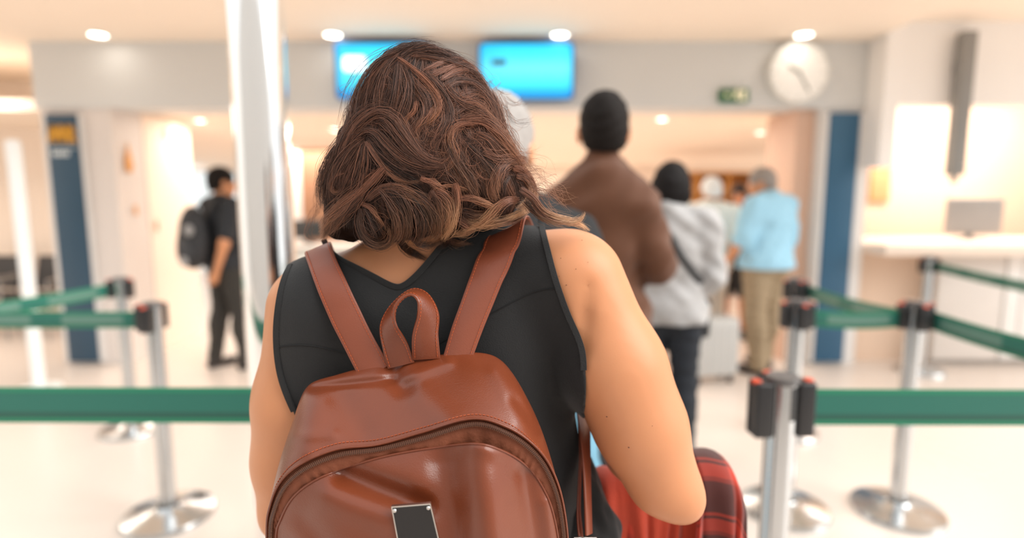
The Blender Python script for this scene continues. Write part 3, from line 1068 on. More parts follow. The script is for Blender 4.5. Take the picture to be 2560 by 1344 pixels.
class Figure:
    """a standing figure: joints in its own frame (faces +y, x to its right), scaled to its height"""

    def __init__(s, x, y, face, H, joints=None, build=1.0, head_turn=0.0, head_tilt=0.0):
        s.o = np.array([x, y, 0.0])
        s.k = H / 1.70
        a = math.radians(face)
        s.R = np.array([[math.cos(a), math.sin(a), 0], [-math.sin(a), math.cos(a), 0], [0, 0, 1.0]])   # face>0 turns to the right
        s.b = build
        s.H = H
        J = dict(hipL=(-.088, 0, .90), hipR=(.088, 0, .90), kneeL=(-.10, .015, .49), kneeR=(.10, .015, .49),
                 ankL=(-.11, -.02, .085), ankR=(.11, -.02, .085), toeL=(-.125, .15, .03), toeR=(.125, .15, .03),
                 shL=(-.18, -.01, 1.385), shR=(.18, -.01, 1.385), elL=(-.235, -.03, 1.10), elR=(.235, -.03, 1.10),
                 wrL=(-.24, .05, .86), wrR=(.24, .05, .86), pel=(0, 0, .93), chest=(0, 0, 1.25), neck=(0, -.02, 1.42), head=(0, .02, 1.58))
        if joints:
            J.update(joints)
        s.J = {k: s.w(v) for k, v in J.items()}
        ht, hl = math.radians(head_turn), math.radians(head_tilt)
        Rt = np.array([[math.cos(ht), math.sin(ht), 0], [-math.sin(ht), math.cos(ht), 0], [0, 0, 1.0]])
        Rl = np.array([[1, 0, 0], [0, math.cos(hl), math.sin(hl)], [0, -math.sin(hl), math.cos(hl)]])
        s.HR = s.R @ Rt @ Rl

    def w(s, p):
        return s.o + s.R @ (np.asarray(p, float) * s.k)

    def hw(s, p):            # point in the head's frame
        return s.J['head'] + s.HR @ (np.asarray(p, float) * s.k)

    def field(s, h, pad=0.75, z0=-0.05):
        xs = np.array(list(s.J.values()))
        lo = xs.min(0) - 0.2
        hi = xs.max(0) + 0.2
        lo[2] = z0
        hi[2] = max(hi[2], s.H + 0.08)
        return Field(lo, hi, h)

    def torso(s, f, off=0.0, k=0.05):
        q, b = s.k, s.b
        f.ell(s.w((0, 0, .95)), np.array([.165 * b, .118 * b, .13]) * q + off, s.R, k)
        f.ell(s.w((0, .005, 1.10)), np.array([.145 * b, .108 * b, .16]) * q + off, s.R, k)
        f.ell(s.w((0, 0, 1.27)), np.array([.168 * (0.5 + b / 2), .112 * b, .17]) * q + off, s.R, k)
        for S in 'LR':
            f.cone(s.w((0, -.015, 1.41)), .058 * q + off, s.J['sh' + S], .056 * q + off, k)

    def hem(s, f, off=0.0):
        f.ell(s.w((0, 0, .90)), np.array([.20 * (.5 + s.b / 2), .145 * s.b, .14]) * s.k + off, s.R, .05)

    def arm(s, f, S, off=0.0, t=1.0, k=0.025):
        """t: 1 = to the wrist, 0.5 = to the elbow"""
        q = s.k
        a, e, w = s.J['sh' + S], s.J['el' + S], s.J['wr' + S]
        b = 0.6 + 0.4 * s.b
        if t <= 0.5:
            e2 = a + (e - a) * t / 0.5
            f.cone(a, .056 * q * b + off, e2, .047 * q * b + off * 1.3, k)
            return
        f.cone(a, .056 * q * b + off, e, .042 * q * b + off, k)
        w2 = e + (w - e) * (t - 0.5) / 0.5
        f.cone(e, .042 * q * b + off, w2, (.042 - .014 * (t - 0.5) / 0.5) * q * b + off, k)

    def hand(s, f, S, curl=0.5):
        q = s.k
        e, w = s.J['el' + S], s.J['wr' + S]
        d = (w - e) / np.linalg.norm(w - e)
        side = np.cross(d, s.R @ np.array([1.0, 0, 0]))       # across the palm
        if np.linalg.norm(side) < 0.2:
            side = s.R @ np.array([0, 1.0, 0])
        side /= np.linalg.norm(side)
        inw = np.cross(side, d) * (1 if S == 'R' else -1)
        if inw @ (s.R @ np.array([1.0, 0, 0])) * (1 if S == 'R' else -1) > 0:
            inw = -inw
        f.cone(w, .024 * q, w + d * .075 * q, .030 * q, .015)
        f.cone(w + d * .05 * q - side * .015 * q, .018 * q, w + d * .075 * q + side * .02 * q, .018 * q, .015)
        for i, L in enumerate((.062, .072, .068, .052)):
            b = w + d * .085 * q + side * (.030 - .020 * i) * q
            m = b + (d * math.cos(curl * .6) + inw * math.sin(curl * .6)) * L * .5 * q
            t = m + (d * math.cos(curl * 1.5) + inw * math.sin(curl * 1.5)) * L * .5 * q
            f.chain([b, m, t], [.0095 * q, .009 * q, .0075 * q], .006)
        b = w + d * .03 * q + side * .028 * q
        f.chain([b, b + (d * .6 + side * .6 + inw * .4) * .035 * q, b + (d * .95 + side * .5 + inw * .7) * .062 * q], [.012 * q, .010 * q, .008 * q], .008)

    def legs(s, f, off=0.0, t=1.0, k=0.03):
        q = s.k
        b = 0.5 + 0.5 * s.b
        for S in 'LR':
            h, kn, an = s.J['hip' + S], s.J['knee' + S], s.J['ank' + S]
            f.cone(h, .088 * q * b + off, kn, .056 * q + off, k)
            f.cone(kn, .055 * q + off, an + (kn - an) * (1 - t), .040 * q + off, k)
            c = kn + (an - kn) * .3 - s.R @ np.array([0, .018, 0]) * q
            f.ell(c, np.array([.05, .055, .11]) * q + off, s.R, k)

    def feet(s, f, off=0.0):
        q = s.k
        for S in 'LR':
            an, to = s.J['ank' + S], s.J['toe' + S]
            d = to - an
            d[2] = 0
            d /= np.linalg.norm(d)
            heel = an - d * .035 * q
            heel[2] = an[2] - .045 * q
            f.cone(an, .038 * q + off, heel, .034 * q + off, .02)
            f.cone(heel, .034 * q + off, to, .030 * q + off, .02)
            f.cone(to - d * .05 * q, .036 * q + off, to + d * .03 * q, .022 * q + off, .02)

    def head(s, f):
        q = s.k
        h = s.hw
        f.cone(s.J['neck'], .056 * q, h((0, -.015, -.05)), .052 * q, .02)
        f.ell(h((0, -.012, .025)), np.array([.076, .096, .095]) * q, s.HR, .02)
        f.ell(h((0, .028, -.03)), np.array([.060, .066, .088]) * q, s.HR, .025)
        f.ell(h((0, .045, -.085)), np.array([.036, .036, .028]) * q, s.HR, .025)
        f.cone(h((0, .088, .012)), .008 * q, h((0, .108, -.026)), .013 * q, .012)
        for sx in (-1, 1):
            f.ell(h((sx * .030, .098, .010)), np.array([.018, .014, .012]) * q, s.HR, .012, 's')
            f.ell(h((sx * .084, .0, -.014)), np.array([.013, .022, .034]) * q, s.HR, .008)
            f.ell(h((sx * .020, .086, -.055)), np.array([.014, .010, .007]) * q, s.HR, .01)
        f.ell(h((0, .088, -.052)), np.array([.020, .012, .009]) * q, s.HR, .01)

    def hair_cap(s, f, off=0.012, low=-.03, front=.045, length=0.0, puff=1.0):
        q = s.k
        h = s.hw
        f.ell(h((0, -.016, .030)), (np.array([.076, .098, .096]) * puff + off) * q, s.HR, .02)
        f.ell(h((0, -.050, -.025)), (np.array([.066, .055, .07]) * puff + off) * q, s.HR, .03)
        if length:
            for sx in (-1, 0, 1):
                f.cone(h((sx * .06, -.04, .0)), .045 * q, h((sx * .075, -.035, -length)), .035 * q, .03)
        # the face stays free
        c = h((0, .115, -.055))
        f.ell(c, np.array([.072, .075, .105]) * q, s.HR, .01, 's')
        if not length:
            for sx in (-1, 1):
                f.ell(h((sx * .088, .012, -.025)), np.array([.030, .036, .042]) * q, s.HR, .008, 's')
        n = s.HR @ np.array([0, 0.35, -1.0])
        n /= np.linalg.norm(n)
        if not length:
            f.plane(n, float(n @ h((0, -.06, low - .055))))


def add(root, name, f, m, it=2):
    return link(name, f.mesh(name, it), m, root)


def eyes(fg, root):
    for sx in (-1, 1):
        c = fg.hw((sx * .030, .078, .010))
        mb = MB().lathe([(0.001, -.011)] + [(.011 * math.cos(t), .011 * math.sin(t)) for t in np.linspace(-1.3, 1.3, 8)] + [(0.001, .011)], c, 12)
        link('eye', mb.mesh('eye', True, 80), mat('eye_white', 'EDE8E2', rough=0.2), root)
        MB().disc(fg.hw((sx * .030, .0895, .010)), fg.HR @ np.array([0, 1.0, 0]), .005, 12).build('iris', mat('eye_iris', '2A1C14', rough=0.2), root)


def body_of(fg, root, skin, h=0.008, curlL=0.5, curlR=0.5):
    f = fg.field(h)
    fg.torso(f)
    for S, c_ in (('L', curlL), ('R', curlR)):
        fg.arm(f, S)
        fg.hand(f, S, c_)
    fg.legs(f)
    fg.feet(f, -0.006)
    fg.head(f)
    add(root, 'body', f, skin)
    eyes(fg, root)


def shoes_of(fg, root, m):
    f = fg.field(0.0095)
    fg.feet(f, 0.004)
    sl, X, Y, Z = f.grid()
    f.F = np.maximum(f.F, (0.002 - Z).astype(np.float32))
    f.F = np.maximum(f.F, (Z - 0.105).astype(np.float32))
    add(root, 'shoes', f, m)


def trousers_of(fg, root, m, off=0.016, wr=0.004, top=1.02, seed=3, name='trousers'):
    f = fg.field(0.0115)
    fg.legs(f, off, 0.97)
    f.ell(fg.w((0, 0, .95)), np.array([.165 * fg.b, .118 * fg.b, .12]) * fg.k + off * .7, fg.R, .05)
    f.wrinkle(wr, 45, seed)
    f.plane((0, 0, 1), top * fg.k)
    add(root, name, f, m)


M_BLACK = mat('cloth_black', '1A1B1D', rough=0.8, vary=0.2, vscale=8, sheen=0.2)
M_SHOE = mat('shoe_dark', '2A211D', rough=0.5)


# 1 man with grey hair in a black jacket right in front of the woman
fg = Figure(at(1248, 700, 1.47)[0], 1.47, -4, 1.745, dict(shR=(.18,-.01,1.335), shL=(-.18,-.01,1.335), hipR=(.14, 0, .90), kneeR=(.25, .05, .49), ankR=(.27, .06, .085), toeR=(.29, .23, .03), elR=(.285, -.02, 1.08), wrR=(.255, .17, .95), elL=(-.28, -.02, 1.13), wrL=(-.2, .2, .98)), 1.12, head_turn=22)
r1 = empty('person', fg.o, 'grey-haired person in black jacket and blue jeans directly ahead of the woman', 'person')
body_of(fg, r1, skin_mat('skin_a', 'D9A17C'))
f = fg.field(0.0095)
fg.torso(f, .026)
for S in 'LR':
    fg.arm(f, S, .024, .97)
f.cone(fg.w((0, -.02, 1.42)), .085, fg.w((0, -.012, 1.49)), .072, .02)
fg.hem(f, .014)
f.wrinkle(.005, 38, 11)
f.plane((0, 0, -1), -.85 * fg.k)
add(r1, 'jacket', f, mat('jacket_black', '131417', rough=0.8, vary=0.25, vscale=7, bump=0.3, bscale=60))
trousers_of(fg, r1, mat('jeans_blue', '6FA3BC', rough=0.8, vary=0.12, vscale=20), top=1.0)
shoes_of(fg, r1, M_SHOE)
f = fg.field(0.007)
fg.hair_cap(f, .016, .0)
f.wrinkle(.002, 160, 5)
add(r1, 'hair', f, mat('hair_grey', 'A19C98', rough=0.7, vary=0.2, vscale=60, bump=0.5, bscale=200), 1)

# 2 tall man in a brown jacket
fg = Figure(at(1500, 700, 2.25)[0], 2.25, 14, 1.895, dict(elR=(.205, .0, 1.10), wrR=(.13, .2, 1.07), shR=(.135, -.01, 1.30), shL=(-.13, -.01, 1.31), elL=(-.25, -.02, 1.13), wrL=(-.2, .2, 1.05)), 0.82, head_turn=-10)
r2 = empty('person', fg.o, 'tall dark-haired man in brown jacket standing ahead in the queue', 'person')
body_of(fg, r2, skin_mat('skin_b', 'CE9068'))
f = fg.field(0.0095)
fg.torso(f, .026)
for S in 'LR':
    fg.arm(f, S, .026, .95)
f.cone(fg.w((0, -.02, 1.43)), .078, fg.w((0, -.015, 1.485)), .066, .02)
fg.hem(f, .014)
f.wrinkle(.005, 36, 21)
f.plane((0, 0, -1), -.84 * fg.k)
add(r2, 'jacket', f, mat('jacket_brown', '5A3319', rough=0.8, vary=0.15, vscale=9, sheen=0.2))
trousers_of(fg, r2, mat('trousers_charcoal', '2E2E33', rough=0.8))
shoes_of(fg, r2, M_SHOE)
f = fg.field(0.007)
fg.hair_cap(f, .010, -.02, puff=1.02)
f.wrinkle(.002, 160, 6)
add(r2, 'hair', f, mat('hair_dark', '17110E', rough=0.7, spec=0.2, vary=0.3, vscale=60, bump=0.5, bscale=200), 1)

# 3 woman in a light grey sweater with a shoulder strap
fg = Figure(at(1672, 700, 3.0)[0], 3.0, 14, 1.665, dict(elR=(.225, .0, 1.10), wrR=(.16, .16, .98), elL=(-.235, -.03, 1.10), wrL=(-.25, -.01, .86)), 1.0, head_turn=12, head_tilt=6)
r3 = empty('person', fg.o, 'woman with short black hair in light grey sweater and dark trousers', 'person')
body_of(fg, r3, skin_mat('skin_a', 'D9A17C'))
f = fg.field(0.0115)
fg.torso(f, .032)
for S in 'LR':
    fg.arm(f, S, .030, .90)
f.cone(fg.w((0, -.03, 1.41)), .075, fg.w((0, -.045, 1.46)), .07, .03)
fg.hem(f, .014)
f.wrinkle(.006, 40, 31)
f.plane((0, 0, -1), -.835)
add(r3, 'sweater', f, mat('sweater_grey', 'B0AFAF', rough=0.9, vary=0.08, vscale=12, bump=0.4, bscale=90, sheen=0.2))
trousers_of(fg, r3, mat('trousers_navy', '20262F', rough=0.8), off=.018)
shoes_of(fg, r3, M_SHOE)
f = fg.field(0.007)
fg.hair_cap(f, .018, 0, length=.055, puff=1.03)
f.wrinkle(.002, 150, 7)
add(r3, 'hair', f, mat('hair_black', '181515', rough=0.7, spec=0.2, vary=0.3, vscale=60, bump=0.5, bscale=200), 1)
# strap and bag she wears across the back
ft = fg.field(0.0115)
fg.torso(ft, .032)
for S in 'LR':
    fg.arm(ft, S, .030, .90)
pts = [(1648, 515), (1652, 545), (1675, 590), (1700, 635), (1728, 675), (1752, 708)]
Y, hit = ft.raydepth([p[0] for p in pts], [p[1] for p in pts], 2.6, 3.2, 200)
P = [at(p[0], p[1], yy - .010) for p, yy in zip(pts, Y)]
e = empty('crossbody_bag', P[-1] + np.array([0.05, 0.1, -0.2]), 'black crossbody bag strap over the light grey sweater', 'bag')
P.append(P[-1] + np.array([.045, .10, -.06]))
P.append(P[-1] + np.array([.01, .06, -.05]))
V, F, *_ = ribbon(P, [(.7, 0, .7)] * len(P), .034, .004, 50)
MB().add(V, F).build('strap', M_BLACK, e, True, 50)
b = P[-1]
MB().rbox((b[0] - .05, b[1] - .10, b[2] - .20), (b[0] + .03, b[1] + .12, b[2] + .02), .02).build('pouch', M_BLACK, e, True)

# 4 person with a pale cap in a white shirt
fg = Figure(at(1768, 700, 5.2)[0], 5.2, 18, 1.68, dict(elR=(.27, -.02, 1.12), wrR=(.18, .17, 1.08)), 1.02, head_turn=-20, head_tilt=8)
r4 = empty('person', fg.o, 'person in pale mint shirt and white cap beyond the grey sweater', 'person')
body_of(fg, r4, skin_mat('skin_c', 'C98A58'), 0.011)
f = fg.field(0.0115)
fg.torso(f, .028)
for S in 'LR':
    fg.arm(f, S, .028, .48)
fg.hem(f, .014)
f.wrinkle(.005, 40, 41)
f.plane((0, 0, -1), -.80)
add(r4, 'shirt', f, mat('shirt_mint', 'EEF6F3', rough=0.8, vary=0.04))
trousers_of(fg, r4, mat('trousers_stone', 'CDBFAE', rough=0.8))
shoes_of(fg, r4, M_SHOE)
f = fg.field(0.0095)
fg.hair_cap(f, .014, .0)
add(r4, 'cap', f, mat('cap_white', 'EEF1F1', rough=0.7), 2)
f = fg.field(0.0095)
f.ell(fg.hw((0, .12, .045)), np.array([.07, .07, .012]), fg.HR, .01)
add(r4, 'cap_brim', f, mat('cap_brim_grey', '5F6062', rough=0.7), 1)

# 5 dark-haired person in black facing this way
fg = Figure(at(1838, 700, 6.0)[0], 6.0, 205, 1.64, dict(elR=(.22, .0, 1.10), wrR=(.16, .20, 1.0), elL=(-.22, .0, 1.10), wrL=(-.14, .2, 1.0)), .9)
r5 = empty('person', fg.o, 'dark-haired person in black partly hidden behind blue-shirted man', 'person')
body_of(fg, r5, skin_mat('skin_d', 'B87850'), 0.011)
f = fg.field(0.0115)
fg.torso(f, .016)
for S in 'LR':
    fg.arm(f, S, .016, .45)
fg.legs(f, .03, .3)
f.wrinkle(.004, 40, 51)
f.plane((0, 0, -1), -.45)
add(r5, 'dress', f, M_BLACK)
shoes_of(fg, r5, M_SHOE)
f = fg.field(0.0095)
fg.hair_cap(f, .014, 0, length=.12)
add(r5, 'hair', f, mat('hair_black'), 1)
p = at(1803, 588, 5.75)
o = MB().rbox((p[0] - .05, 5.71, p[2] - .07), (p[0] + .07, 5.76, p[2] + .06), .015).build('red_pouch', mat('pouch_red', 'B5452C', rough=0.5), None, True)
tag(o, 'small red pouch between the mint shirt and the person in black', 'pouch')

# 6 man in a light blue shirt and khaki trousers
fg = Figure(at(1905, 700, 4.78)[0], 4.72, -28, 1.765, dict(elL=(-.25, .03, 1.12), wrL=(-.31, .13, .94), elR=(.245, .0, 1.09), wrR=(.20, .18, .97), ankL=(-.10, -.06, .085), toeL=(-.13, .11, .03),
                                                          kneeL=(-.10, 0, .49), ankR=(.13, .06, .085), toeR=(.15, .23, .03), kneeR=(.115, .05, .49), head=(-.02, .075, 1.56)), 1.25, head_turn=-40, head_tilt=8)
r6 = empty('person', fg.o, 'grey-haired man in light blue shirt and khaki trousers', 'person')
body_of(fg, r6, skin_mat('skin_b', 'CE9068'), 0.011)
f = fg.field(0.0115)
fg.torso(f, .03)
for S in 'LR':
    fg.arm(f, S, .030, .47)
fg.hem(f, .014)
f.wrinkle(.006, 36, 61)
f.plane((0, 0, -1), -.915)
add(r6, 'shirt', f, mat('shirt_blue', '9FD2EC', rough=0.8, vary=0.1, vscale=14))
trousers_of(fg, r6, mat('trousers_khaki', '9C8A70', rough=0.85, vary=0.1), off=.026, wr=.006)
shoes_of(fg, r6, M_SHOE)
f = fg.field(0.0095)
fg.hair_cap(f, .010, .01)
add(r6, 'hair', f, mat('hair_greybrown', '8E8680', rough=0.6, vary=0.2, vscale=60), 1)

# 7 man in black with a backpack in the passage at the left
fg = Figure(at(566, 700, 4.85)[0], 4.85, 38, 1.755, dict(elR=(.21, -.10, 1.08), wrR=(.12, -.13, .86), elL=(-.20, .10, 1.08), wrL=(-.12, .30, 1.04),
                                                        ankL=(-.12, -.08, .085), toeL=(-.14, .09, .03), kneeL=(-.11, -.01, .49), ankR=(.14, .06, .085), toeR=(.17, .22, .03), kneeR=(.12, .05, .49)), .95, head_turn=18)
r7 = empty('person', fg.o, 'man in black T-shirt and dark trousers standing in the left passage', 'person')
body_of(fg, r7, skin_mat('skin_b', 'CE9068'), 0.011)
f = fg.field(0.0115)
fg.torso(f, .018)
for S in 'LR':
    fg.arm(f, S, .018, .36)
fg.hem(f, .014)
f.wrinkle(.004, 40, 71)
f.plane((0, 0, -1), -.90)
add(r7, 't_shirt', f, mat('t_shirt_black', '23262B', rough=0.8))
trousers_of(fg, r7, mat('trousers_dark', '33302C', rough=0.85), off=.018)
shoes_of(fg, r7, M_SHOE)
f = fg.field(0.0095)
fg.hair_cap(f, .012, -.01)
add(r7, 'hair', f, mat('hair_dark'), 1)
# his backpack
bp = fg.w((-.02, -.225, 1.14))
e = empty('black_backpack', fg.w((-.02, -.2, .90)), 'black backpack with pale patches worn by the man in the left passage', 'backpack')
f = Field(bp - np.array([.4, .4, .42]), bp + np.array([.4, .4, .42]), .009)
f.ell(bp, (.165, .105, .26), fg.R, .02)
f.ell(fg.w((-.02, -.25, 1.05)), (.155, .10, .17), fg.R, .03)
sl, X, Y, Z = f.grid()
add(e, 'main_bag', f, mat('bag_black', '2A2B2E', rough=0.7, vary=0.3, vscale=12))
f = Field(bp - np.array([.4, .4, .42]), bp + np.array([.4, .4, .42]), .009)
f.ell(fg.w((.01, -.315, 1.03)), (.10, .05, .12), fg.R, .02)
add(e, 'front_pocket', f, mat('bag_charcoal', '3A3B3E', rough=0.7, vary=0.2))
for c_, r_, nm in (((.075, -.30, 1.20), (.055, .03, .05), 'pale_patch'), ((.06, -.345, .955), (.05, .025, .045), 'pale_patch'), ((-.165, -.23, 1.10), (.02, .05, .13), 'side_mesh')):
    q = Field(fg.w(c_) - .2, fg.w(c_) + .2, .008)
    q.ell(fg.w(c_), r_, fg.R, .01)
    add(e, nm, q, mat('bag_patch', '9B9A9A', rough=0.6))
for sx in (-1, 1):
    P = [fg.w(p) for p in ((sx * .10 - .01, -.15, 1.36), (sx * .11, -.08, 1.455), (sx * .115, .03, 1.45), (sx * .12, .125, 1.32), (sx * .13, .12, 1.15), (sx * .165, .02, 1.02), (sx * .12, -.14, .96))]
    V, F, *_ = ribbon(P, [fg.R @ np.array([1.0, 0, 0])] * len(P), .05, .008, 40)
    MB().add(V, F).build('shoulder_strap', mat('bag_black'), e, True, 50)


# ------------------------------------------------------------------ suitcases
def suitcase(x, y, rot, w, d, h, m_body, label, m_handle, hh=0.95, side=None):
    e = empty('suitcase', (x, y, 0), label, 'suitcase')
    e.rotation_euler.z = math.radians(rot)
    MB().rbox((-w / 2, -d / 2, .07), (w / 2, d / 2, .07 + h), .035, 4).build('shell', m_body, e, True, 35, True)
    for i in range(5):
        xx = -w / 2 + w * (i + 1) / 6
        MB().rbox((xx - .012, -d / 2 - .004, .12), (xx + .012, -d / 2 + .01, .02 + h), .004).build('rib', m_body, e, True, 35, True)
    MB().rbox((-w / 2 - .002, -.008, .066), (w / 2 + .002, .008, .074 + h), .003).build('seam_band', mat('suitcase_band', '6F7072', rough=0.4), e, True, 35, True)
    for sx in (-1, 1):
        for sy in (-1, 1):
            MB().rbox((sx * (w / 2 - .05) - .02, sy * (d / 2 - .05) - .02, .0), (sx * (w / 2 - .05) + .02, sy * (d / 2 - .05) + .02, .068), .012).build('wheel', M_BLK, e, True, 35, True)
    for sx in (-1, 1):
        MB().tube([(sx * .07, d / 2 - .03, .07 + h - .01), (sx * .07, d / 2 - .03, hh)], .010, 10).build('handle_rod', m_handle, e, True, 35, True)
    MB().rbox((-.09, d / 2 - .045, hh - .01), (.09, d / 2 - .015, hh + .025), .01).build('handle_grip', M_BLK, e, True, 35, True)
    return e


p = onz(1784, 962, 0.0)
suitcase(p[0] + .0, p[1] + .10, 12, .39, .23, .47, mat('suitcase_silver', 'B9B9B7', rough=0.4, vary=0.05), 'silver hard-shell suitcase between grey sweater woman and khaki trousers', mat('rod_steel', '9C9EA0', rough=0.3, metal=0.8), 0.95)
p = at(1612, 840, 2.6)
suitcase(p[0] - .05, 2.6, 0, .36, .22, .50, mat('suitcase_dark', '3C4046', rough=0.4), 'dark suitcase held by the woman in grey sweater', mat('rod_bright', 'D5DADC', rough=0.2, metal=0.9), 0.93)
# ------------------------------------------------------------------ the woman with the brown backpack
SL, SR = at(782, 772, .755), at(1448, 700, .745)
EL, ER = at(732, 1270, .775), at(1656, 1198, .715)
WL = EL + np.array([.10, .215, .03])
WR = ER + np.array([-.055, .225, .02])
CX = -.112                                        # middle of the trunk
HC = at(1062, 338, .785)                          # middle of the head
NB = np.array([CX - .005, .785, 1.415])           # base of the neck
hero = empty('person', (CX, .82, 0), 'woman with wavy brown hair in black sleeveless top seen from behind', 'person')
R0 = np.eye(3)


def hero_torso(f, off=0.0, k=0.05):
    f.ell((CX + .002, .815, 1.265), np.array([.172, .112, .165]) + off, None, k)
    f.ell((CX, .82, 1.09), np.array([.172, .118, .19]) + off, None, k)
    f.ell((CX, .825, .93), np.array([.19, .135, .15]) + off, None, k)
    f.cone(NB + np.array([-.03, .0, -.005]), .046 + off, SL + np.array([.028, .01, .012]), .050 + off, k)
    f.cone(NB + np.array([.03, .0, -.0]), .046 + off, SR + np.array([-.028, .01, .012]), .050 + off, k)
    # shoulder blades
    f.ell((CX - .09, .745, 1.29), np.array([.07, .042, .09]) + off * .8, None, .06)
    f.ell((CX + .095, .745, 1.30), np.array([.07, .042, .09]) + off * .8, None, .06)
    # bust
    for sx in (-1, 1):
        f.ell((CX + sx * .08, .90, 1.23), np.array([.075, .065, .07]) + off, None, .05)


B = Field((-.50, .52, -.02), (.44, 1.2, 1.74), .006)
hero_torso(B)
for S, E, W, up in ((SL, EL, WL, 1), (SR, ER, WR, 1)):
    m = S + (E - S) * .45
    B.cone(S, .060, m, .0600, .04)
    m2 = S + (E - S) * .74
    B.cone(m, .0600, m2, .0545, .04)
    B.cone(m2, .0545, E, .0420, .04)
    fm = E + (W - E) * .35
    B.cone(E, .041, fm, .042, .03)
    B.cone(fm, .043, W, .029, .03)
# elbow point
B.ell(ER + np.array([.027, -.012, -.026]), (.024, .026, .024), None, .03)
# crease where the right arm meets the back
cr = [at(1467, 715, .66), at(1464, 790, .66), at(1461, 880, .66)]
for i in range(3):
    yy, _h = B.raydepth([1467 - 3 * i], [715 + 82 * i], .5, .95, 300)
    cr[i] = at(1467 - 3 * i, 715 + 82 * i, yy[0] + (.002, .0, -.001)[i])
B.cone(cr[0], .001, cr[1], .0045, .012, 's')
B.cone(cr[1], .0045, cr[2], .006, .012, 's')
# hands: palm, four fingers and a thumb each, closed around the cloth / relaxed
for W, E, inw in ((WL, EL, np.array([1.0, 0, 0])), (WR, ER, np.array([-1.0, 0, 0]))):
    d = (W - E) / np.linalg.norm(W - E)
    side = np.cross(d, inw)
    side /= np.linalg.norm(side)
    if side[2] < 0:
        side = -side
    inw2 = np.cross(side, d)
    if inw2 @ inw < 0:
        inw2 = -inw2
    B.cone(W, .025, W + d * .075, .029, .015)
    B.cone(W + d * .05 - side * .018, .017, W + d * .075 + side * .02, .017, .015)
    for i, L in enumerate((.066, .075, .071, .055)):
        b = W + d * .085 + side * (.030 - .020 * i)
        m1 = b + (d * .85 + inw2 * .5) * L * .5
        t1 = m1 + (d * .25 + inw2 * .95) * L * .5
        B.chain([b, m1, t1], [.0095, .009, .0075], .006)
    b = W + d * .03 + side * .026
    B.chain([b, b + (d * .6 + side * .6 + inw2 * .5) * .034, b + (d * .9 + side * .4 + inw2 * .8) * .06], [.012, .0105, .0085], .008)
# neck and head, bowed forward
B.cone(NB + np.array([0, .0, -.03]), .060, HC + np.array([0, .005, -.06]), .052, .03)
HRm = np.array(Matrix.Rotation(math.radians(-10), 3, 'X'))


def hh_(p):
    return HC + HRm @ np.asarray(p, float)


B.ell(hh_((0, -.012, .025)), (.070, .088, .088), HRm, .02)
B.ell(hh_((0, .028, -.03)), (.058, .064, .086), HRm, .025)
B.ell(hh_((0, .045, -.083)), (.034, .034, .026), HRm, .025)
B.cone(hh_((0, .086, .012)), .007, hh_((0, .106, -.026)), .012, .012)
for sx in (-1, 1):
    B.ell(hh_((sx * .030, .096, .010)), (.018, .014, .012), HRm, .012, 's')
    B.ell(hh_((sx * .076, -.005, -.012)), (.010, .020, .030), HRm, .008)
B.ell(hh_((0, .086, -.052)), (.020, .012, .010), HRm, .01)
# legs and feet
for sx in (-1, 1):
    hp, kn, an, to = (CX + sx * .09, .83, .88), (CX + sx * .10, .84, .48), (CX + sx * .105, .815, .08), (CX + sx * .115, .96, .03)
    B.cone(hp, .095, kn, .058, .04)
    B.cone(kn, .056, an, .038, .03)
    B.ell((CX + sx * .102, .80, .36), (.050, .056, .11), None, .03)
    B.cone(an, .036, (an[0], an[1] - .03, .035), .032, .02)
    B.cone((an[0], an[1] - .03, .033), .030, to, .026, .02)


def hero_skin():
    m = mat('skin_hero', 'CF9068', rough=0.42, vary=0.05, vscale=18, sss=0.12, spec=0.35, bump=0.04, bscale=420)
    return m


M_SKIN = hero_skin()
BODY = B
link('body', B.mesh('body', 3), M_SKIN, hero)
for sx in (-1, 1):
    c_ = hh_((sx * .030, .076, .010))
    MB().lathe([(0.001, -.011)] + [(.011 * math.cos(t), .011 * math.sin(t)) for t in np.linspace(-1.3, 1.3, 8)] + [(0.001, .011)], c_, 12).build('eye', mat('eye_white', 'EDE8E2', rough=0.2), hero, True, 80)

# moles on the right arm and shoulder blade
mb = MB()
spots = [(1517, 1041, .0011), (1572, 1118, .0011), (1631, 1064, .0005), (1402, 645, .0006), (1416, 712, .0008), (1440, 672, .0006), (1398, 690, .0005), (1455, 600, .0005), (1470, 655, .0004)]
Ys, hit = B.raydepth([q[0] for q in spots], [q[1] for q in spots], .5, .95, 300)
for (px, py, r), yy in zip(spots, Ys):
    p = at(px, py, yy)
    mb.lathe([(0.0001, r * .6), (r * .7, r * .45), (r, 0), (r * .7, -r * .45), (.0001, -r * .6)], p, 10)
mb.build('mole', mat('mole_brown', '6A4433', rough=0.6), hero, True, 80)


# ---------------------------------------------------------------- black sleeveless top
def poly_sd(poly, X, Y):
    """signed distance to a closed polygon (negative inside), arrays"""
    P = np.asarray(poly, float)
    d = np.full(X.shape, 1e9)
    ins = np.zeros(X.shape, bool)
    for i in range(len(P)):
        a, b = P[i], P[(i + 1) % len(P)]
        e = b - a
        wx, wy = X - a[0], Y - a[1]
        t = np.clip((wx * e[0] + wy * e[1]) / (e @ e + 1e-9), 0, 1)
        d = np.minimum(d, (wx - e[0] * t) ** 2 + (wy - e[1] * t) ** 2)
        c = ((a[1] > Y) != (b[1] > Y)) & (X < (b[0] - a[0]) * (Y - a[1]) / (b[1] - a[1] + 1e-12) + a[0])
        ins ^= c
    d = np.sqrt(d)
    return np.where(ins, -d, d)


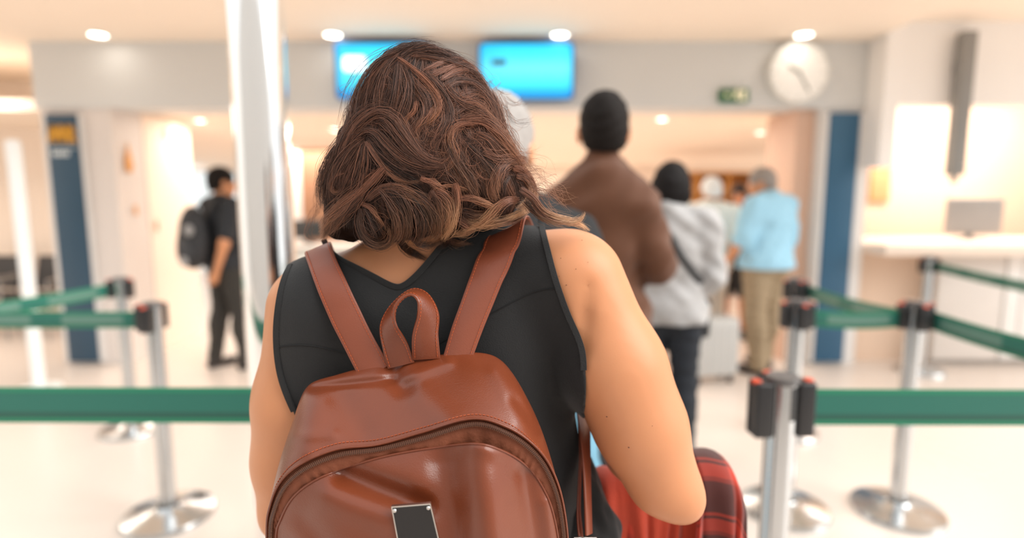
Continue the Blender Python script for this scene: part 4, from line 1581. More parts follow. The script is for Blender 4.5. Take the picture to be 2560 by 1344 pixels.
ARM_R = spline([(1352, 520), (1358, 560), (1374, 625), (1394, 700), (1424, 785), (1450, 842), (1463, 890), (1464, 960)], 40)
ARM_L = spline([(732, 640), (716, 668), (700, 710), (690, 760), (684, 820), (686, 885), (696, 945), (716, 1000), (735, 1040)], 40)
NECK = spline([(806, 585), (818, 612), (845, 640), (890, 663), (935, 686), (975, 707), (1003, 711), (1035, 688), (1070, 650), (1105, 606), (1122, 570)], 50)
armR_poly = np.vstack([ARM_R, [(1462, 1020), (1462, 1800), (2200, 1800), (2200, 300), (1352, 300)]])
armL_poly = np.vstack([ARM_L, [(745, 1100), (745, 1800), (300, 1800), (300, 400), (732, 400)]])
neck_poly = np.vstack([NECK, [(1160, 500), (1160, 200), (780, 200), (780, 500)]])

T = Field((-.40, .58, .80), (.17, 1.04, 1.47), .0046)
hero_torso(T, .0060)
for S, E in ((SL, EL), (SR, ER)):
    m = S + (E - S) * .45
    T.cone(S, .066, m, .0645, .04)
    T.cone(m, .0645, S + (E - S) * .60, .056, .04)
T.cone(NB + np.array([0, .0, -.03]), .064, HC + np.array([0, .005, -.06]), .056, .03)
# fabric falls straight from the shoulder blades and flares a little at the hem
T.ell((CX + .014, .80, 1.06), (.208, .122, .26), None, .06)
T.ell((CX + .012, .815, .90), (.20, .14, .14), None, .08)
sl, X, Y, Z = T.grid()
X, Y, Z = np.broadcast_arrays(X, Y, Z)
px_, py_ = proj(X, Y, Z)
sc_ = (Y / 1400.0)
cut = np.full(px_.shape, 1e9)
for poly in (armR_poly, armL_poly, neck_poly):
    m = (px_ > poly[:, 0].min() - 40) & (px_ < poly[:, 0].max() + 40) & (py_ > poly[:, 1].min() - 40) & (py_ < poly[:, 1].max() + 40)
    d = np.full(px_.shape, 1e3)
    d[m] = poly_sd(poly, px_[m], py_[m])
    cut = np.minimum(cut, d)
TFULL = Field((-.40, .58, .80), (.17, 1.04, 1.47), .0046)
TFULL.F = T.F.copy()
T.F = np.maximum(T.F, (-cut * sc_).astype(np.float32))
T.plane((0, 0, -1), -.84)
# soft folds in the cloth
fx = .0018 * np.sin(X * 75 + Z * 18 + 1.2 * np.sin(Z * 21)) * np.clip((1.36 - Z) / .2, 0, 1)
T.F = T.F + fx.astype(np.float32)
TFULL.F = TFULL.F + fx.astype(np.float32)
M_TOP = mat('top_black', '121315', rough=0.78, vary=0.18, vscale=30, bump=0.35, bscale=700, sheen=0.15)
top = link('sleeveless_top', T.mesh('sleeveless_top', 2), M_TOP, hero)


def on_field(f, pts, lift, y0=.52, y1=.98):
    Ys, hit = f.raydepth([p[0] for p in pts], [p[1] for p in pts], y0, y1, 260)
    return np.array([at(p[0], p[1], yy - lift) for p, yy in zip(pts, Ys)])


def flat_trim(pts2d, w, name, lift=.0012, m=M_TOP, f=TFULL, sm=3):
    P = on_field(f, pts2d, lift)
    for _ in range(sm):
        P[1:-1] = .5 * P[1:-1] + .25 * (P[:-2] + P[2:])
    S = np.gradient(P, axis=0)
    side = np.cross(S, np.array([0, 1.0, .12]))
    V, F, *_ = ribbon(P, side / (np.linalg.norm(side, axis=1)[:, None] + 1e-9), w, .0028, len(P))
    return MB().add(V, F).build(name, m, top, True, 50)


inR = ARM_R.copy()
inR[:, 0] -= 5
flat_trim(inR[3:37], .0075, 'armhole_binding')
inL = ARM_L.copy()
inL[:, 0] += 6
flat_trim(inL[4:38], .0075, 'armhole_binding')
inN = NECK.copy()
inN[:, 1] += 5
flat_trim(inN[2:47], .0075, 'neckline_binding')
for pts in ([(1394, 722), (1370, 722), (1335, 730), (1290, 750), (1240, 778), (1190, 805), (1140, 835), (1095, 860)], [(697, 867), (740, 862), (780, 864), (820, 872), (870, 884), (910, 892)]):
    P = on_field(TFULL, spline(pts, 40), .0003)
    MB().tube(P, .0009, 6).build('yoke_seam', mat('seam_black', '121214', rough=0.8), top, True, 60)

# hem of the top blown out to the right, below the strap
hm = Field((.0, .60, .92), (.20, .95, 1.16), .004)
hm.cone(at(1440, 1180, .80), .035, at(1450, 1330, .78), .05, .03)
hm.cone(at(1450, 1330, .78), .045, at(1512, 1318, .77), .016, .03)
hm.cone(at(1450, 1400, .78), .055, at(1520, 1345, .77), .012, .03)
hm.wrinkle(.0025, 120, 8)
link('loose_hem', hm.mesh('loose_hem', 2), M_TOP, top)

# trousers and shoes below the frame
f = Field((-.45, .55, -.02), (.22, 1.1, 1.02), .009)
for sx in (-1, 1):
    hp, kn, an = (CX + sx * .09, .83, .88), (CX + sx * .10, .84, .48), (CX + sx * .105, .815, .09)
    f.cone(hp, .108, kn, .072, .04)
    f.cone(kn, .070, an, .052, .03)
f.ell((CX, .825, .92), (.20, .145, .13), None, .05)
f.plane((0, 0, 1), .97)
f.wrinkle(.004, 45, 9)
link('trousers', f.mesh('trousers', 2), mat('jeans_dark', '2A3140', rough=0.8), hero)
f = Field((-.45, .55, -.02), (.22, 1.15, .14), .007)
for sx in (-1, 1):
    an = (CX + sx * .105, .815, .08)
    f.cone(an, .042, (an[0], .785, .037), .037, .02)
    f.cone((an[0], .785, .037), .036, (CX + sx * .115, .965, .034), .033, .02)
f.plane((0, 0, -1), -.002)
f.plane((0, 0, 1), .10)
link('shoes', f.mesh('shoes', 2), mat('shoe_white', 'D8D4CE', rough=0.5), hero)
# ------------------------------------------------------------------ brown leather backpack
def leather(name, col, rough=0.38, vary=0.10, grain=0.17):
    m = bpy.data.materials.new(name)
    m.use_nodes = True
    nt = m.node_tree
    N, L = nt.nodes, nt.links
    b = N['Principled BSDF']
    tc = N.new('ShaderNodeTexCoord')
    n1 = N.new('ShaderNodeTexNoise')
    n1.inputs['Scale'].default_value = 22
    n1.inputs['Detail'].default_value = 6
    L.new(tc.outputs['Object'], n1.inputs['Vector'])
    c = lin(col)
    mx = N.new('ShaderNodeMix')
    mx.data_type = 'RGBA'
    mx.inputs['A'].default_value = tuple(x * (1 - vary) for x in c) + (1,)
    mx.inputs['B'].default_value = tuple(min(1, x * (1 + vary)) for x in c) + (1,)
    L.new(n1.outputs['Fac'], mx.inputs['Factor'])
    L.new(mx.outputs['Result'], b.inputs['Base Color'])
    rr = N.new('ShaderNodeMapRange')
    rr.inputs['To Min'].default_value = rough - .06
    rr.inputs['To Max'].default_value = rough + .10
    L.new(n1.outputs['Fac'], rr.inputs['Value'])
    L.new(rr.outputs['Result'], b.inputs['Roughness'])
    b.inputs['Specular IOR Level'].default_value = 0.55
    vo = N.new('ShaderNodeTexVoronoi')
    vo.inputs['Scale'].default_value = 620
    L.new(tc.outputs['Object'], vo.inputs['Vector'])
    n2 = N.new('ShaderNodeTexNoise')
    n2.inputs['Scale'].default_value = 160
    n2.inputs['Detail'].default_value = 4
    L.new(tc.outputs['Object'], n2.inputs['Vector'])
    ad = N.new('ShaderNodeMath')
    ad.operation = 'ADD'
    L.new(vo.outputs['Distance'], ad.inputs[0])
    L.new(n2.outputs['Fac'], ad.inputs[1])
    bp = N.new('ShaderNodeBump')
    bp.inputs['Strength'].default_value = grain
    bp.inputs['Distance'].default_value = 0.0006
    L.new(ad.outputs[0], bp.inputs['Height'])
    L.new(bp.outputs['Normal'], b.inputs['Normal'])
    return m


M_LEA = leather('leather_brown', '743820', 0.29)
M_STRAP = leather('leather_strap', '85452F', 0.40)
M_TAPE = mat('zip_tape', '7A4128', rough=0.75, vary=0.15, vscale=60, bump=0.4, bscale=300)
M_ZIP = mat('zip_teeth', '4A2F26', rough=0.35, metal=0.3)
M_THREAD = mat('thread_orange', 'B4562E', rough=0.7)

NB_ = 15
# the same control points along each line: bottom left, over the top, bottom right
RB = [(735, 1760), (716, 1500), (705, 1330), (722, 1150), (748, 1025), (772, 962), (850, 934), (950, 908), (1075, 889), (1185, 880), (1255, 902), (1312, 985), (1352, 1080), (1388, 1230), (1400, 1420), (1385, 1600), (1370, 1760)]
RM = [(715, 1790), (690, 1520), (678, 1330), (694, 1180), (722, 1085), (758, 1025), (842, 995), (950, 985), (1075, 962), (1190, 945), (1282, 972), (1338, 1050), (1376, 1140), (1404, 1270), (1414, 1430), (1402, 1610), (1385, 1790)]
RS = [(700, 1830), (676, 1540), (667, 1335), (676, 1262), (704, 1200), (758, 1156), (845, 1122), (945, 1111), (1055, 1080), (1180, 1046), (1265, 1066), (1332, 1110), (1378, 1170), (1408, 1262), (1421, 1400), (1412, 1600), (1395, 1830)]
RZ = [(706, 1826), (684, 1538), (676, 1340), (686, 1272), (714, 1213), (766, 1169), (850, 1136), (950, 1122), (1060, 1094), (1182, 1060), (1262, 1080), (1326, 1122), (1370, 1180), (1400, 1268), (1413, 1400), (1404, 1600), (1388, 1826)]
RP = [(716, 1818), (698, 1532), (690, 1352), (702, 1296), (734, 1240), (790, 1198), (870, 1167), (960, 1140), (1070, 1120), (1184, 1108), (1252, 1124), (1310, 1158), (1352, 1208), (1384, 1286), (1400, 1405), (1392, 1598), (1376, 1818)]
YB = .668
YM = .628
YS = .578
# sides of the gusset lie a little further back than its top
nside = np.array([.03, .028, .022, .014, .006, 0, 0, 0, 0, 0, 0, .004, .010, .018, .026, .028, .03])
NT = 220


def ring(ctrl, Y, k=1.0):
    P = spline(np.array(ctrl, float), NT)
    yy = Y + k * spline(nside.reshape(-1, 1), NT)[:, 0]
    return P, yy


def gauss_line(P, a, b, w):
    a, b = np.array(a, float), np.array(b, float)
    e = b - a
    t = np.clip(((P - a) @ e) / (e @ e), 0, 1)
    d = np.linalg.norm(P - a - t[:, None] * e, axis=1)
    return np.exp(-(d / w) ** 2)


def place(P, Y):
    u = (P[:, 0] - 1280) / FPX
    v = (672 - P[:, 1]) / FPX
    dy = CT + v * ST
    t = Y / dy
    return np.stack([u * t, Y, EYE + (-ST + v * CT) * t], 1)


bag_base = at(1040, 1800, .60)
bag = empty('leather_backpack', (bag_base[0], .62, bag_base[2]), 'glossy brown leather backpack worn on the woman\'s back', 'backpack')

# gusset: back edge -> middle -> seam above the zip
PBk, YBk = ring(RB, YB, .2)
PMd, YMd = ring(RM, YM, .5)
PSm, YSm = ring(RS, YS, 1.0)
NSG = 44
G = []
for i in range(NSG):
    s = i / (NSG - 1)
    # quadratic through the three rings
    w0, w1, w2 = 2 * (s - .5) * (s - 1), -4 * s * (s - 1), 2 * s * (s - .5)
    P = w0 * PBk + w1 * PMd + w2 * PSm
    Yv = w0 * YBk + w1 * YMd + w2 * YSm
    # pinch under the carrying handle, soft folds
    Yv = Yv + .010 * gauss_line(P, (985, 930), (1010, 965), 26) + .006 * gauss_line(P, (780, 968), (985, 948), 10) - .005 * gauss_line(P, (1010, 945), (1120, 905), 14)
    Yv = Yv - .006 * gauss_line(P, (790, 1010), (760, 1120), 35) + .005 * gauss_line(P, (860, 1000), (900, 1080), 40)
    Yv = Yv - .005 * gauss_line(P, (1050, 980), (1120, 1050), 40) + .006 * gauss_line(P, (1290, 1000), (1345, 1070), 16) - .004 * gauss_line(P, (1240, 930), (1300, 1040), 24)
    Yv = Yv - .003 * gauss_line(P, (735, 1090), (830, 1085), 16)
    G.append(place(P, Yv))
G = np.array(G)
first_back = G[0].copy()
# turn the rim over to the back panel
lip = [first_back + np.array([0, .006, -.006]), first_back * .94 + np.array([first_back[:, 0].mean(), .668, first_back[:, 2].mean()]) * .06 + np.array([0, .012, 0])]
VG = np.concatenate([np.array([lip[1]]), np.array([lip[0]]), G])
ns = len(VG)
idx = np.arange(ns * NT).reshape(ns, NT)
QG = np.stack([idx[:-1, :-1], idx[1:, :-1], idx[1:, 1:], idx[:-1, 1:]], -1).reshape(-1, 4)
gus = link('gusset', mesh_np('gusset', VG.reshape(-1, 3), QG), M_LEA, bag)
# bottom and back panel close the bag
bot = MB()
bl = [VG[0][0], VG[2][0], VG[-1][0], VG[-1][-1], VG[2][-1], VG[0][-1]]
bot.add(bl, [(0, 1, 4, 5), (1, 2, 3, 4)])
bot.build('bottom_panel', M_LEA, bag)
bk = MB()
bk.add(list(VG[0]), [list(range(NT))])
bk.build('back_panel', M_LEA, bag)

# zip: tape above, teeth, tape below
PZ, YZ = ring(RZ, YS - .003, 1.0)
PP, YP = ring(RP, YS - .006, 1.0)


def strip(Pa, Ya, Pb, Yb_, n, bulge, name, m, parent, pleat=0.0):
    rows = []
    tt = np.linspace(0, 1, NT)
    for i in range(n):
        s = i / (n - 1)
        Yr = Ya * (1 - s) + Yb_ * s - bulge * 4 * s * (1 - s)
        if pleat:
            Yr = Yr + pleat * np.sin(tt * 260 + 3 * np.sin(tt * 37)) * s * (.35 + .65 * np.sin(tt * 23 + 1) ** 2)
        rows.append(place(Pa * (1 - s) + Pb * s, Yr))
    V = np.array(rows)
    ix = np.arange(n * NT).reshape(n, NT)
    Q = np.stack([ix[:-1, :-1], ix[1:, :-1], ix[1:, 1:], ix[:-1, 1:]], -1).reshape(-1, 4)
    return link(name, mesh_np(name, V.reshape(-1, 3), Q), m, parent)


strip(PSm, YSm + .004, PZ, YZ + .002, 6, -.002, 'upper_zip_tape', M_TAPE, bag)
strip(PZ, YZ + .002, PP, YP + .004, 10, .001, 'lower_zip_tape', M_TAPE, bag, .0016)
# rolled edge of the gusset
MB().tube(place(PSm, YSm), .0016, 8).build('rolled_edge', M_LEA, gus, True, 60)
zipc = MB().tube(place(PZ, YZ - .0012), .0021, 8).build('zip_coil', M_ZIP, bag, True, 60)
# single zip teeth
PZ2 = place(PZ, YZ - .0024)
seg = np.linalg.norm(np.diff(PZ2, axis=0), axis=1)
cum = np.r_[0, np.cumsum(seg)]
tv = np.arange(.0, cum[-1], .0021)
C_ = np.stack([np.interp(tv, cum, PZ2[:, d]) for d in range(3)], 1)
T_ = np.gradient(C_, axis=0)
T_ /= np.linalg.norm(T_, axis=1)[:, None]
mb = MB()
for i in range(len(C_)):
    sd = np.cross(T_[i], np.array([0, 1.0, 0]))
    sd /= np.linalg.norm(sd)
    nn = np.cross(sd, T_[i])
    mb.obox(C_[i], T_[i] * .00062, sd * .0024, nn * .0008)
tag(mb.build('zip_teeth', mat('zip_teeth_light', '6E4A3A', rough=0.3, metal=0.5), zipc), kind='stuff')

# front panel: from the seam inwards
ctr = np.array([1050.0, 1560.0])
NF = 70
FR = []


def panel_Y(P, s):
    base = YS - .004 - .038 * (1 - s ** 3.0)
    y = base
    y = y - .017 * gauss_line(P, (1205, 1125), (1240, 1440), 58) - .004 * gauss_line(P, (1190, 1112), (1250, 1130), 22)
    y = y + .011 * gauss_line(P, (1115, 1160), (1145, 1420), 46)
    y = y + .012 * gauss_line(P, (860, 1185), (1060, 1262), 30) - .006 * gauss_line(P, (820, 1240), (960, 1300), 40)
    y = y + .009 * gauss_line(P, (1312, 1190), (1345, 1420), 28) - .004 * gauss_line(P, (1370, 1260), (1392, 1400), 18)
    y = y + .004 * gauss_line(P, (760, 1300), (860, 1420), 30)
    return y


sid = spline(nside.reshape(-1, 1), NT)[:, 0]
for i in range(NF):
    s = 1 - i / (NF - 1)
    s = s ** .85
    P = ctr + (PP - ctr) * s
    FR.append(place(P, panel_Y(P, s) + sid * s ** 3))
FR = np.array(FR)
ix = np.arange(NF * NT).reshape(NF, NT)
QF = np.stack([ix[:-1, :-1], ix[1:, :-1], ix[1:, 1:], ix[:-1, 1:]], -1).reshape(-1, 4)
panel = link('front_panel', mesh_np('front_panel', FR.reshape(-1, 3), QF), M_LEA, bag)
MB().tube(FR[0] + np.array([0, -.0006, 0]), .0013, 8).build('panel_edge', M_LEA, panel, True, 60)
# floor of the front panel
fb = MB().add([FR[0][0], FR[0][-1], FR[-1][0]], [(0, 1, 2)])
fb.build('panel_base', M_LEA, panel)


# stitches
def stitches(C, N, step=.0042, ln=.0029, r=.00035):
    seg = np.linalg.norm(np.diff(C, axis=0), axis=1)
    cum = np.r_[0, np.cumsum(seg)]
    mb = MB()
    for s in np.arange(.002, cum[-1] - ln, step):
        a = np.array([np.interp(s, cum, C[:, d]) for d in range(3)])
        b = np.array([np.interp(s + ln, cum, C[:, d]) for d in range(3)])
        n = np.array([np.interp(s, cum, N[:, d]) for d in range(3)])
        t = (b - a) / 2
        sd = np.cross(t, n)
        sd = sd / (np.linalg.norm(sd) + 1e-9) * r
        mb.obox((a + b) / 2, t, sd, n / (np.linalg.norm(n) + 1e-9) * r)
    return mb


gs = G[-3]
tag(stitches(gs - np.array([0, .0007, -.0004]), np.tile([0, -1.0, .4], (NT, 1))).build('gusset_stitching', M_THREAD, gus), kind='stuff')

# metal name plate (blank black face in a steel frame)
quad = [(978, 1266), (1076, 1258), (1108, 1392), (1003, 1402)]
PQ = np.array([at(x, y, .522) for x, y in quad])
plate = empty('name_plate', (0, 0, 0))
COL.objects.unlink(plate)
bpy.data.objects.remove(plate)
pn = np.cross(PQ[1] - PQ[0], PQ[3] - PQ[0])
pn /= np.linalg.norm(pn)
if pn[1] > 0:
    pn = -pn
Yp = min(panel_Y(np.array(quad, float), np.array([.5] * 4)))
PQ = np.array([at(x, y, Yp - .004) for x, y in quad])
pc_ = PQ.mean(0)


def plate_layer(scale, lift, thick):
    A = pc_ + (PQ - pc_) * scale + pn * lift
    Bq = A - pn * thick
    return list(A) + list(Bq), [(0, 1, 2, 3), (7, 6, 5, 4), (0, 4, 5, 1), (1, 5, 6, 2), (2, 6, 7, 3), (3, 7, 4, 0)]


pl = MB().add(*plate_layer(1.0, .0, .004)).build('name_plate', mat('plate_steel', 'D8D6D2', rough=0.22, metal=1.0), bag)
MB().add(*plate_layer(.95, .0006, .002)).build('plate_face', mat('plate_black', '2C2A2A', rough=0.5, spec=0.3), pl)
for q in PQ:
    c_ = pc_ + (q - pc_) * .86
    mb = MB().lathe([(.0022, -.0006), (.0020, .0008), (.001, .0014), (.0001, .0016)], (0, 0, 0), 14)
    mb.V = [c_ + pn * (v[2] + .0008) + np.array([v[0], 0, v[1]]) for v in mb.V]
    mb.build('rivet', mat('plate_steel'), pl, True, 60)

# shoulder straps: from the bag up the back, over the shoulder, down the front, back under the arm
M_EDGE = M_STRAP


def shoulder_strap(left2d, right2d, front, name, lift=.006, sink=0, y_end=.664):
    Cb = [(np.array(a) + np.array(b)) / 2 for a, b in zip(left2d, right2d)]
    Ys, hit = TFULL.raydepth([c_[0] for c_ in Cb], [c_[1] for c_ in Cb], .5, .95, 300)
    n = len(Cb)
    Ys = Ys - lift
    # the strap leaves the back towards the bag
    for i in range(n):
        f = max(0, (i - sink) / (n - 1 - sink))
        Ys[i] = min(Ys[i], Ys[i] * (1 - f ** 2) + y_end * f ** 2)
    A = np.array([at(a[0], a[1], yy) for a, yy in zip(left2d, Ys)])
    Bq = np.array([at(b[0], b[1], yy) for b, yy in zip(right2d, Ys)])
    C = (A + Bq) / 2
    S = (Bq - A)
    W = np.linalg.norm(S, axis=1)
    S = S / W[:, None]
    ctrl = list(C[::-1]) + [np.array(p) for p in front]
    sides = list(S[::-1]) + [S[0]] * len(front)
    wd = list(W[::-1]) + [W[0]] * len(front)
    V, F, Cc, Ss, Nn, Ww = ribbon(ctrl, sides, wd, .0034, 120)
    o = MB().add(V, F).build(name, M_STRAP, bag, True, 50)
    up = np.where((Nn[:, 1] < 0)[:, None], Nn, -Nn)
    for s in (-1, 1):
        L_ = Cc + Ss * (s * (Ww / 2 - .0035))[:, None] + up * .0020
        tag(stitches(L_[:95], up[:95]).build('strap_stitching', M_THREAD, o), kind='stuff')
    return o


sz = at(790, 600, .80)
shoulder_strap([(764, 632), (775, 668), (795, 722), (825, 792), (858, 858), (898, 938)], [(826, 607), (840, 650), (868, 712), (902, 784), (934, 848), (978, 925)],
               [(-.278, .835, 1.395), (-.268, .90, 1.345), (-.24, .96, 1.25), (-.24, .965, 1.13), (-.31, .88, 1.02), (-.315, .76, .98), (-.25, .68, .985)], 'shoulder_strap')
shoulder_strap([(1232, 596), (1205, 650), (1180, 710), (1155, 775), (1130, 838), (1106, 905)], [(1318, 540), (1288, 600), (1256, 672), (1228, 745), (1202, 815), (1176, 900)],
               [(.010, .82, 1.432), (.012, .88, 1.40), (.01, .945, 1.31), (.01, .965, 1.20), (.045, .90, 1.06)], 'shoulder_strap')
# webbing that comes back under the right arm: a doubled strap seen almost edge-on
pth = [at(1456, 1030, .80), at(1462, 1090, .755), at(1466, 1160, .72), at(1469, 1240, .695), at(1472, 1335, .675)]
V, F, *_ = ribbon(pth, [(.35, .9, 0)] * 5, .026, .0036, 50)
low = MB().add(V, F).build('adjusting_strap', M_STRAP, bag, True, 50)
pth = [at(1452, 1060, .80), at(1452, 1130, .76), at(1449, 1200, .73), at(1447, 1280, .70), at(1452, 1342, .68)]
V, F, *_ = ribbon(pth, [(.2, 1.0, 0)] * 5, .024, .003, 50)
MB().add(V, F).build('adjusting_strap', M_STRAP, bag, True, 50)
bq = at(1462, 1345, .67)
mb = MB()
mb.tube([bq + np.array([-.014, 0, 0]), bq + np.array([.014, 0, 0]), bq + np.array([.014, 0, -.022]), bq + np.array([-.014, 0, -.022]), bq + np.array([-.014, 0, 0])], .002, 8)
mb.build('slide_buckle', mat('plate_steel'), bag, True, 50)
pth = [at(1462, 1360, .668), at(1440, 1420, .66), at(1400, 1470, .655)]
V, F, *_ = ribbon(pth, [(.3, 0, 1)] * 3, .026, .0036, 30)
MB().add(V, F).build('lower_strap', M_STRAP, bag, True, 50)

# carrying handle: a twisted loop
hl = [(1003, 912), (990, 870), (973, 818), (982, 772), (1008, 740), (1036, 730), (1060, 748), (1070, 790), (1063, 840), (1066, 896)]
hy = [.660, .658, .655, .655, .656, .657, .656, .654, .655, .660]
hs = [(.98, 0, .12), (.95, -.15, .15), (.78, -.55, .25), (.45, -.85, .2), (.12, -1, .0), (-.05, -1, -.1), (-.35, -.9, -.15), (-.75, -.6, .0), (-.9, -.4, .1), (-.98, -.1, .0)]
hw_ = [.0335, .0335, .031, .028, .027, .027, .028, .030, .032, .0335]
ctrl = [at(x, y, yy) for (x, y), yy in zip(hl, hy)]
V, F, Cc, Ss, Nn, Ww = ribbon(ctrl, hs, hw_, .0034, 100)
hd = MB().add(V, F).build('carry_handle', M_LEA, bag, True, 50)
for s in (-1, 1):
    for u in (-1, 1):
        L_ = Cc + Ss * (s * (Ww / 2 - .0032))[:, None] + Nn * (.0020 * u)
        tag(stitches(L_, Nn * u).build('handle_stitching', M_THREAD, hd), kind='stuff')

# ------------------------------------------------------------------ plaid shirt over the right forearm
def plaid_mat(name, dark):
    m = bpy.data.materials.new(name)
    m.use_nodes = True
    nt = m.node_tree
    N, L = nt.nodes, nt.links
    b = N['Principled BSDF']
    tc = N.new('ShaderNodeTexCoord')
    sp = N.new('ShaderNodeSeparateXYZ')
    L.new(tc.outputs['UV'], sp.inputs[0])

    def stripes(sock, freq, lo, ph=0.0):
        a = N.new('ShaderNodeMath')
        a.operation = 'MULTIPLY_ADD'
        L.new(sock, a.inputs[0])
        a.inputs[1].default_value = freq
        a.inputs[2].default_value = ph
        w = N.new('ShaderNodeMath')
        w.operation = 'FRACT'
        L.new(a.outputs[0], w.inputs[0])
        r = N.new('ShaderNodeValToRGB')
        r.color_ramp.interpolation = 'CONSTANT'
        el = r.color_ramp.elements
        el[0].position, el[0].color = 0, (1, 1, 1, 1)
        el[1].position, el[1].color = lo, (.12, .12, .12, 1)
        for p, v in ((lo + .06, .9), (lo + .12, .10), (.92, .55)):
            q = el.new(min(p, .99))
            q.color = (v, v, v, 1)
        L.new(w.outputs[0], r.inputs['Fac'])
        return r.outputs['Color']
    s1 = stripes(sp.outputs['X'], 13.0, .45 if not dark else .17)
    s2 = stripes(sp.outputs['Y'], 13.0, .45 if not dark else .24, .3)
    av = N.new('ShaderNodeMix')
    av.data_type = 'RGBA'
    av.inputs['Factor'].default_value = .5
    L.new(s1, av.inputs['A'])
    L.new(s2, av.inputs['B'])
    bw = N.new('ShaderNodeRGBToBW')
    L.new(av.outputs['Result'], bw.inputs[0])
    mx = N.new('ShaderNodeMix')
    mx.data_type = 'RGBA'
    L.new(bw.outputs[0], mx.inputs['Factor'])
    mx.inputs['A'].default_value = lin('1A0D0C') + (1,)
    mx.inputs['B'].default_value = lin('B8341C') + (1,)
    L.new(mx.outputs['Result'], b.inputs['Base Color'])
    b.inputs['Roughness'].default_value = .85
    b.inputs['Sheen Weight'].default_value = .2
    nz = N.new('ShaderNodeTexNoise')
    nz.inputs['Scale'].default_value = 500
    bp = N.new('ShaderNodeBump')
    bp.inputs['Strength'].default_value = .3
    bp.inputs['Distance'].default_value = .001
    L.new(nz.outputs['Fac'], bp.inputs['Height'])
    L.new(bp.outputs['Normal'], b.inputs['Normal'])
    return m


shirt = empty('plaid_shirt', (.25, .86, .80), 'red and black plaid shirt draped over the woman\'s right forearm', 'shirt')


def drape(x0, x1, ztop, ymid, half, zlen, name, m, seed, pleats, amp, skew=0.0, nx=90, ns=70, thick=.003):
    """cloth hung over the forearm: across s it goes up the near side, over the top and down the far side"""
    r = np.random.default_rng(seed)
    ph = r.uniform(0, 6, 4)
    U = np.linspace(0, 1, nx)
    S = np.linspace(-1, 1, ns)
    V = np.zeros((ns, nx, 3))
    for j, s in enumerate(S):
        for i, u in enumerate(U):
            x = x0 + (x1 - x0) * u
            zt = ztop(x)
            a = abs(s)
            if a < .22:                       # over the arm
                th = s / .22 * PI / 2
                y = ymid + half * math.sin(th)
                z = zt - half * .8 * (1 - math.cos(th))
                hang = 0
            else:
                hang = (a - .22) / .78
                y = ymid + math.copysign(half * (1 + .12 * hang), s)
                z = zt - half * .8 - zlen * hang
            fold = amp * (.25 + .75 * min(1, hang * 2.5 + .25)) * (math.sin(u * pleats * 2 * PI + ph[0] + 1.1 * math.sin(hang * 2 + ph[1])) + .45 * math.sin(u * pleats * 4.6 * PI + ph[2]))
            y += math.copysign(fold, s) if s != 0 else fold
            x += skew * hang + .006 * math.sin(hang * 5 + u * 9 + ph[3])
            V[j, i] = (x, y, z)
    ix = np.arange(ns * nx).reshape(ns, nx)
    Q = np.stack([ix[:-1, :-1], ix[:-1, 1:], ix[1:, 1:], ix[1:, :-1]], -1).reshape(-1, 4)
    me = mesh_np(name, V.reshape(-1, 3), Q)
    uv = me.uv_layers.new(name='UVMap')
    vi = np.zeros(len(me.loops), dtype=np.int32)
    me.loops.foreach_get('vertex_index', vi)
    uu = (vi % nx) / (nx - 1) * (x1 - x0) * 1.25
    vv = (vi // nx) / (ns - 1) * (2 * zlen + 2 * half)
    uv.data.foreach_set('uv', np.stack([uu, vv], 1).astype(np.float32).ravel())
    o = link(name, me, m, shirt)
    so = o.modifiers.new('thickness', 'SOLIDIFY')
    so.thickness = thick
    return o


zA = at(1745, 1128, .86)[2]
xA = at(1745, 1128, .86)[0]


def ztop_main(x):
    return zA - .012 - max(0, xA - x) * .20 - max(0, x - xA - .01) ** 2 * 16


def ztop_sleeve(x):
    return zA - .004 - max(0, xA - x) * .55 - max(0, x - xA - .012) ** 2 * 13


M_RED = mat('shirt_red', 'B23A1E', rough=0.85, vary=0.12, vscale=14, bump=0.4, bscale=300, sheen=0.2)
drape(.125, .345, ztop_main, .875, .048, .28, 'shirt_body', M_RED, 3, 3.2, .010, .004)
drape(.275, .365, ztop_sleeve, .865, .062, .26, 'sleeve', plaid_mat('plaid_dark', True), 5, 1.3, .010, .012)
drape(.11, .20, lambda x: zA - .05 - (x - .17) ** 2 * 6, .885, .055, .24, 'shirt_front', plaid_mat('plaid_red', False), 8, 1.7, .008, -.006)
# ------------------------------------------------------------------ her hair: a dark under-volume and many strands
HV = Field((-.34, .56, 1.33), (.12, .98, 1.74), .004)
HV.ell(HC + np.array([.0, -.010, .022]), (.089, .106, .104), HRm, .03)
HV.ell(at(1050, 300, .775), (.092, .098, .10), None, .03)
HV.ell(at(905, 430, .76), (.048, .075, .075), None, .05)
HV.ell(at(1210, 420, .75), (.055, .08, .085), None, .05)
HV.ell(at(1050, 440, .745), (.10, .085, .075), None, .05)
HV.ell(at(1020, 540, .728), (.072, .055, .042), None, .04)
HV.ell(at(1225, 500, .735), (.050, .055, .035), None, .04)
HV.ell(at(868, 520, .765), (.030, .06, .045), None, .04)
HV.ell(at(935, 555, .735), (.036, .045, .034), None, .04)
HV.ell(at(860, 560, .76), (.03, .05, .03), None, .04)
# the face stays free
HV.ell(hh_((0, .13, -.05)), (.066, .085, .12), HRm, .02, 's')
# depth of the hair surface for every pixel, sampled on a grid
gx = np.arange(740, 1521, 5.0)
gy = np.arange(80, 701, 5.0)
GX, GY = np.meshgrid(gx, gy, indexing='ij')
DY, DH = HV.raydepth(GX.ravel(), GY.ravel(), .58, .95, 130)
DY = DY.reshape(GX.shape)


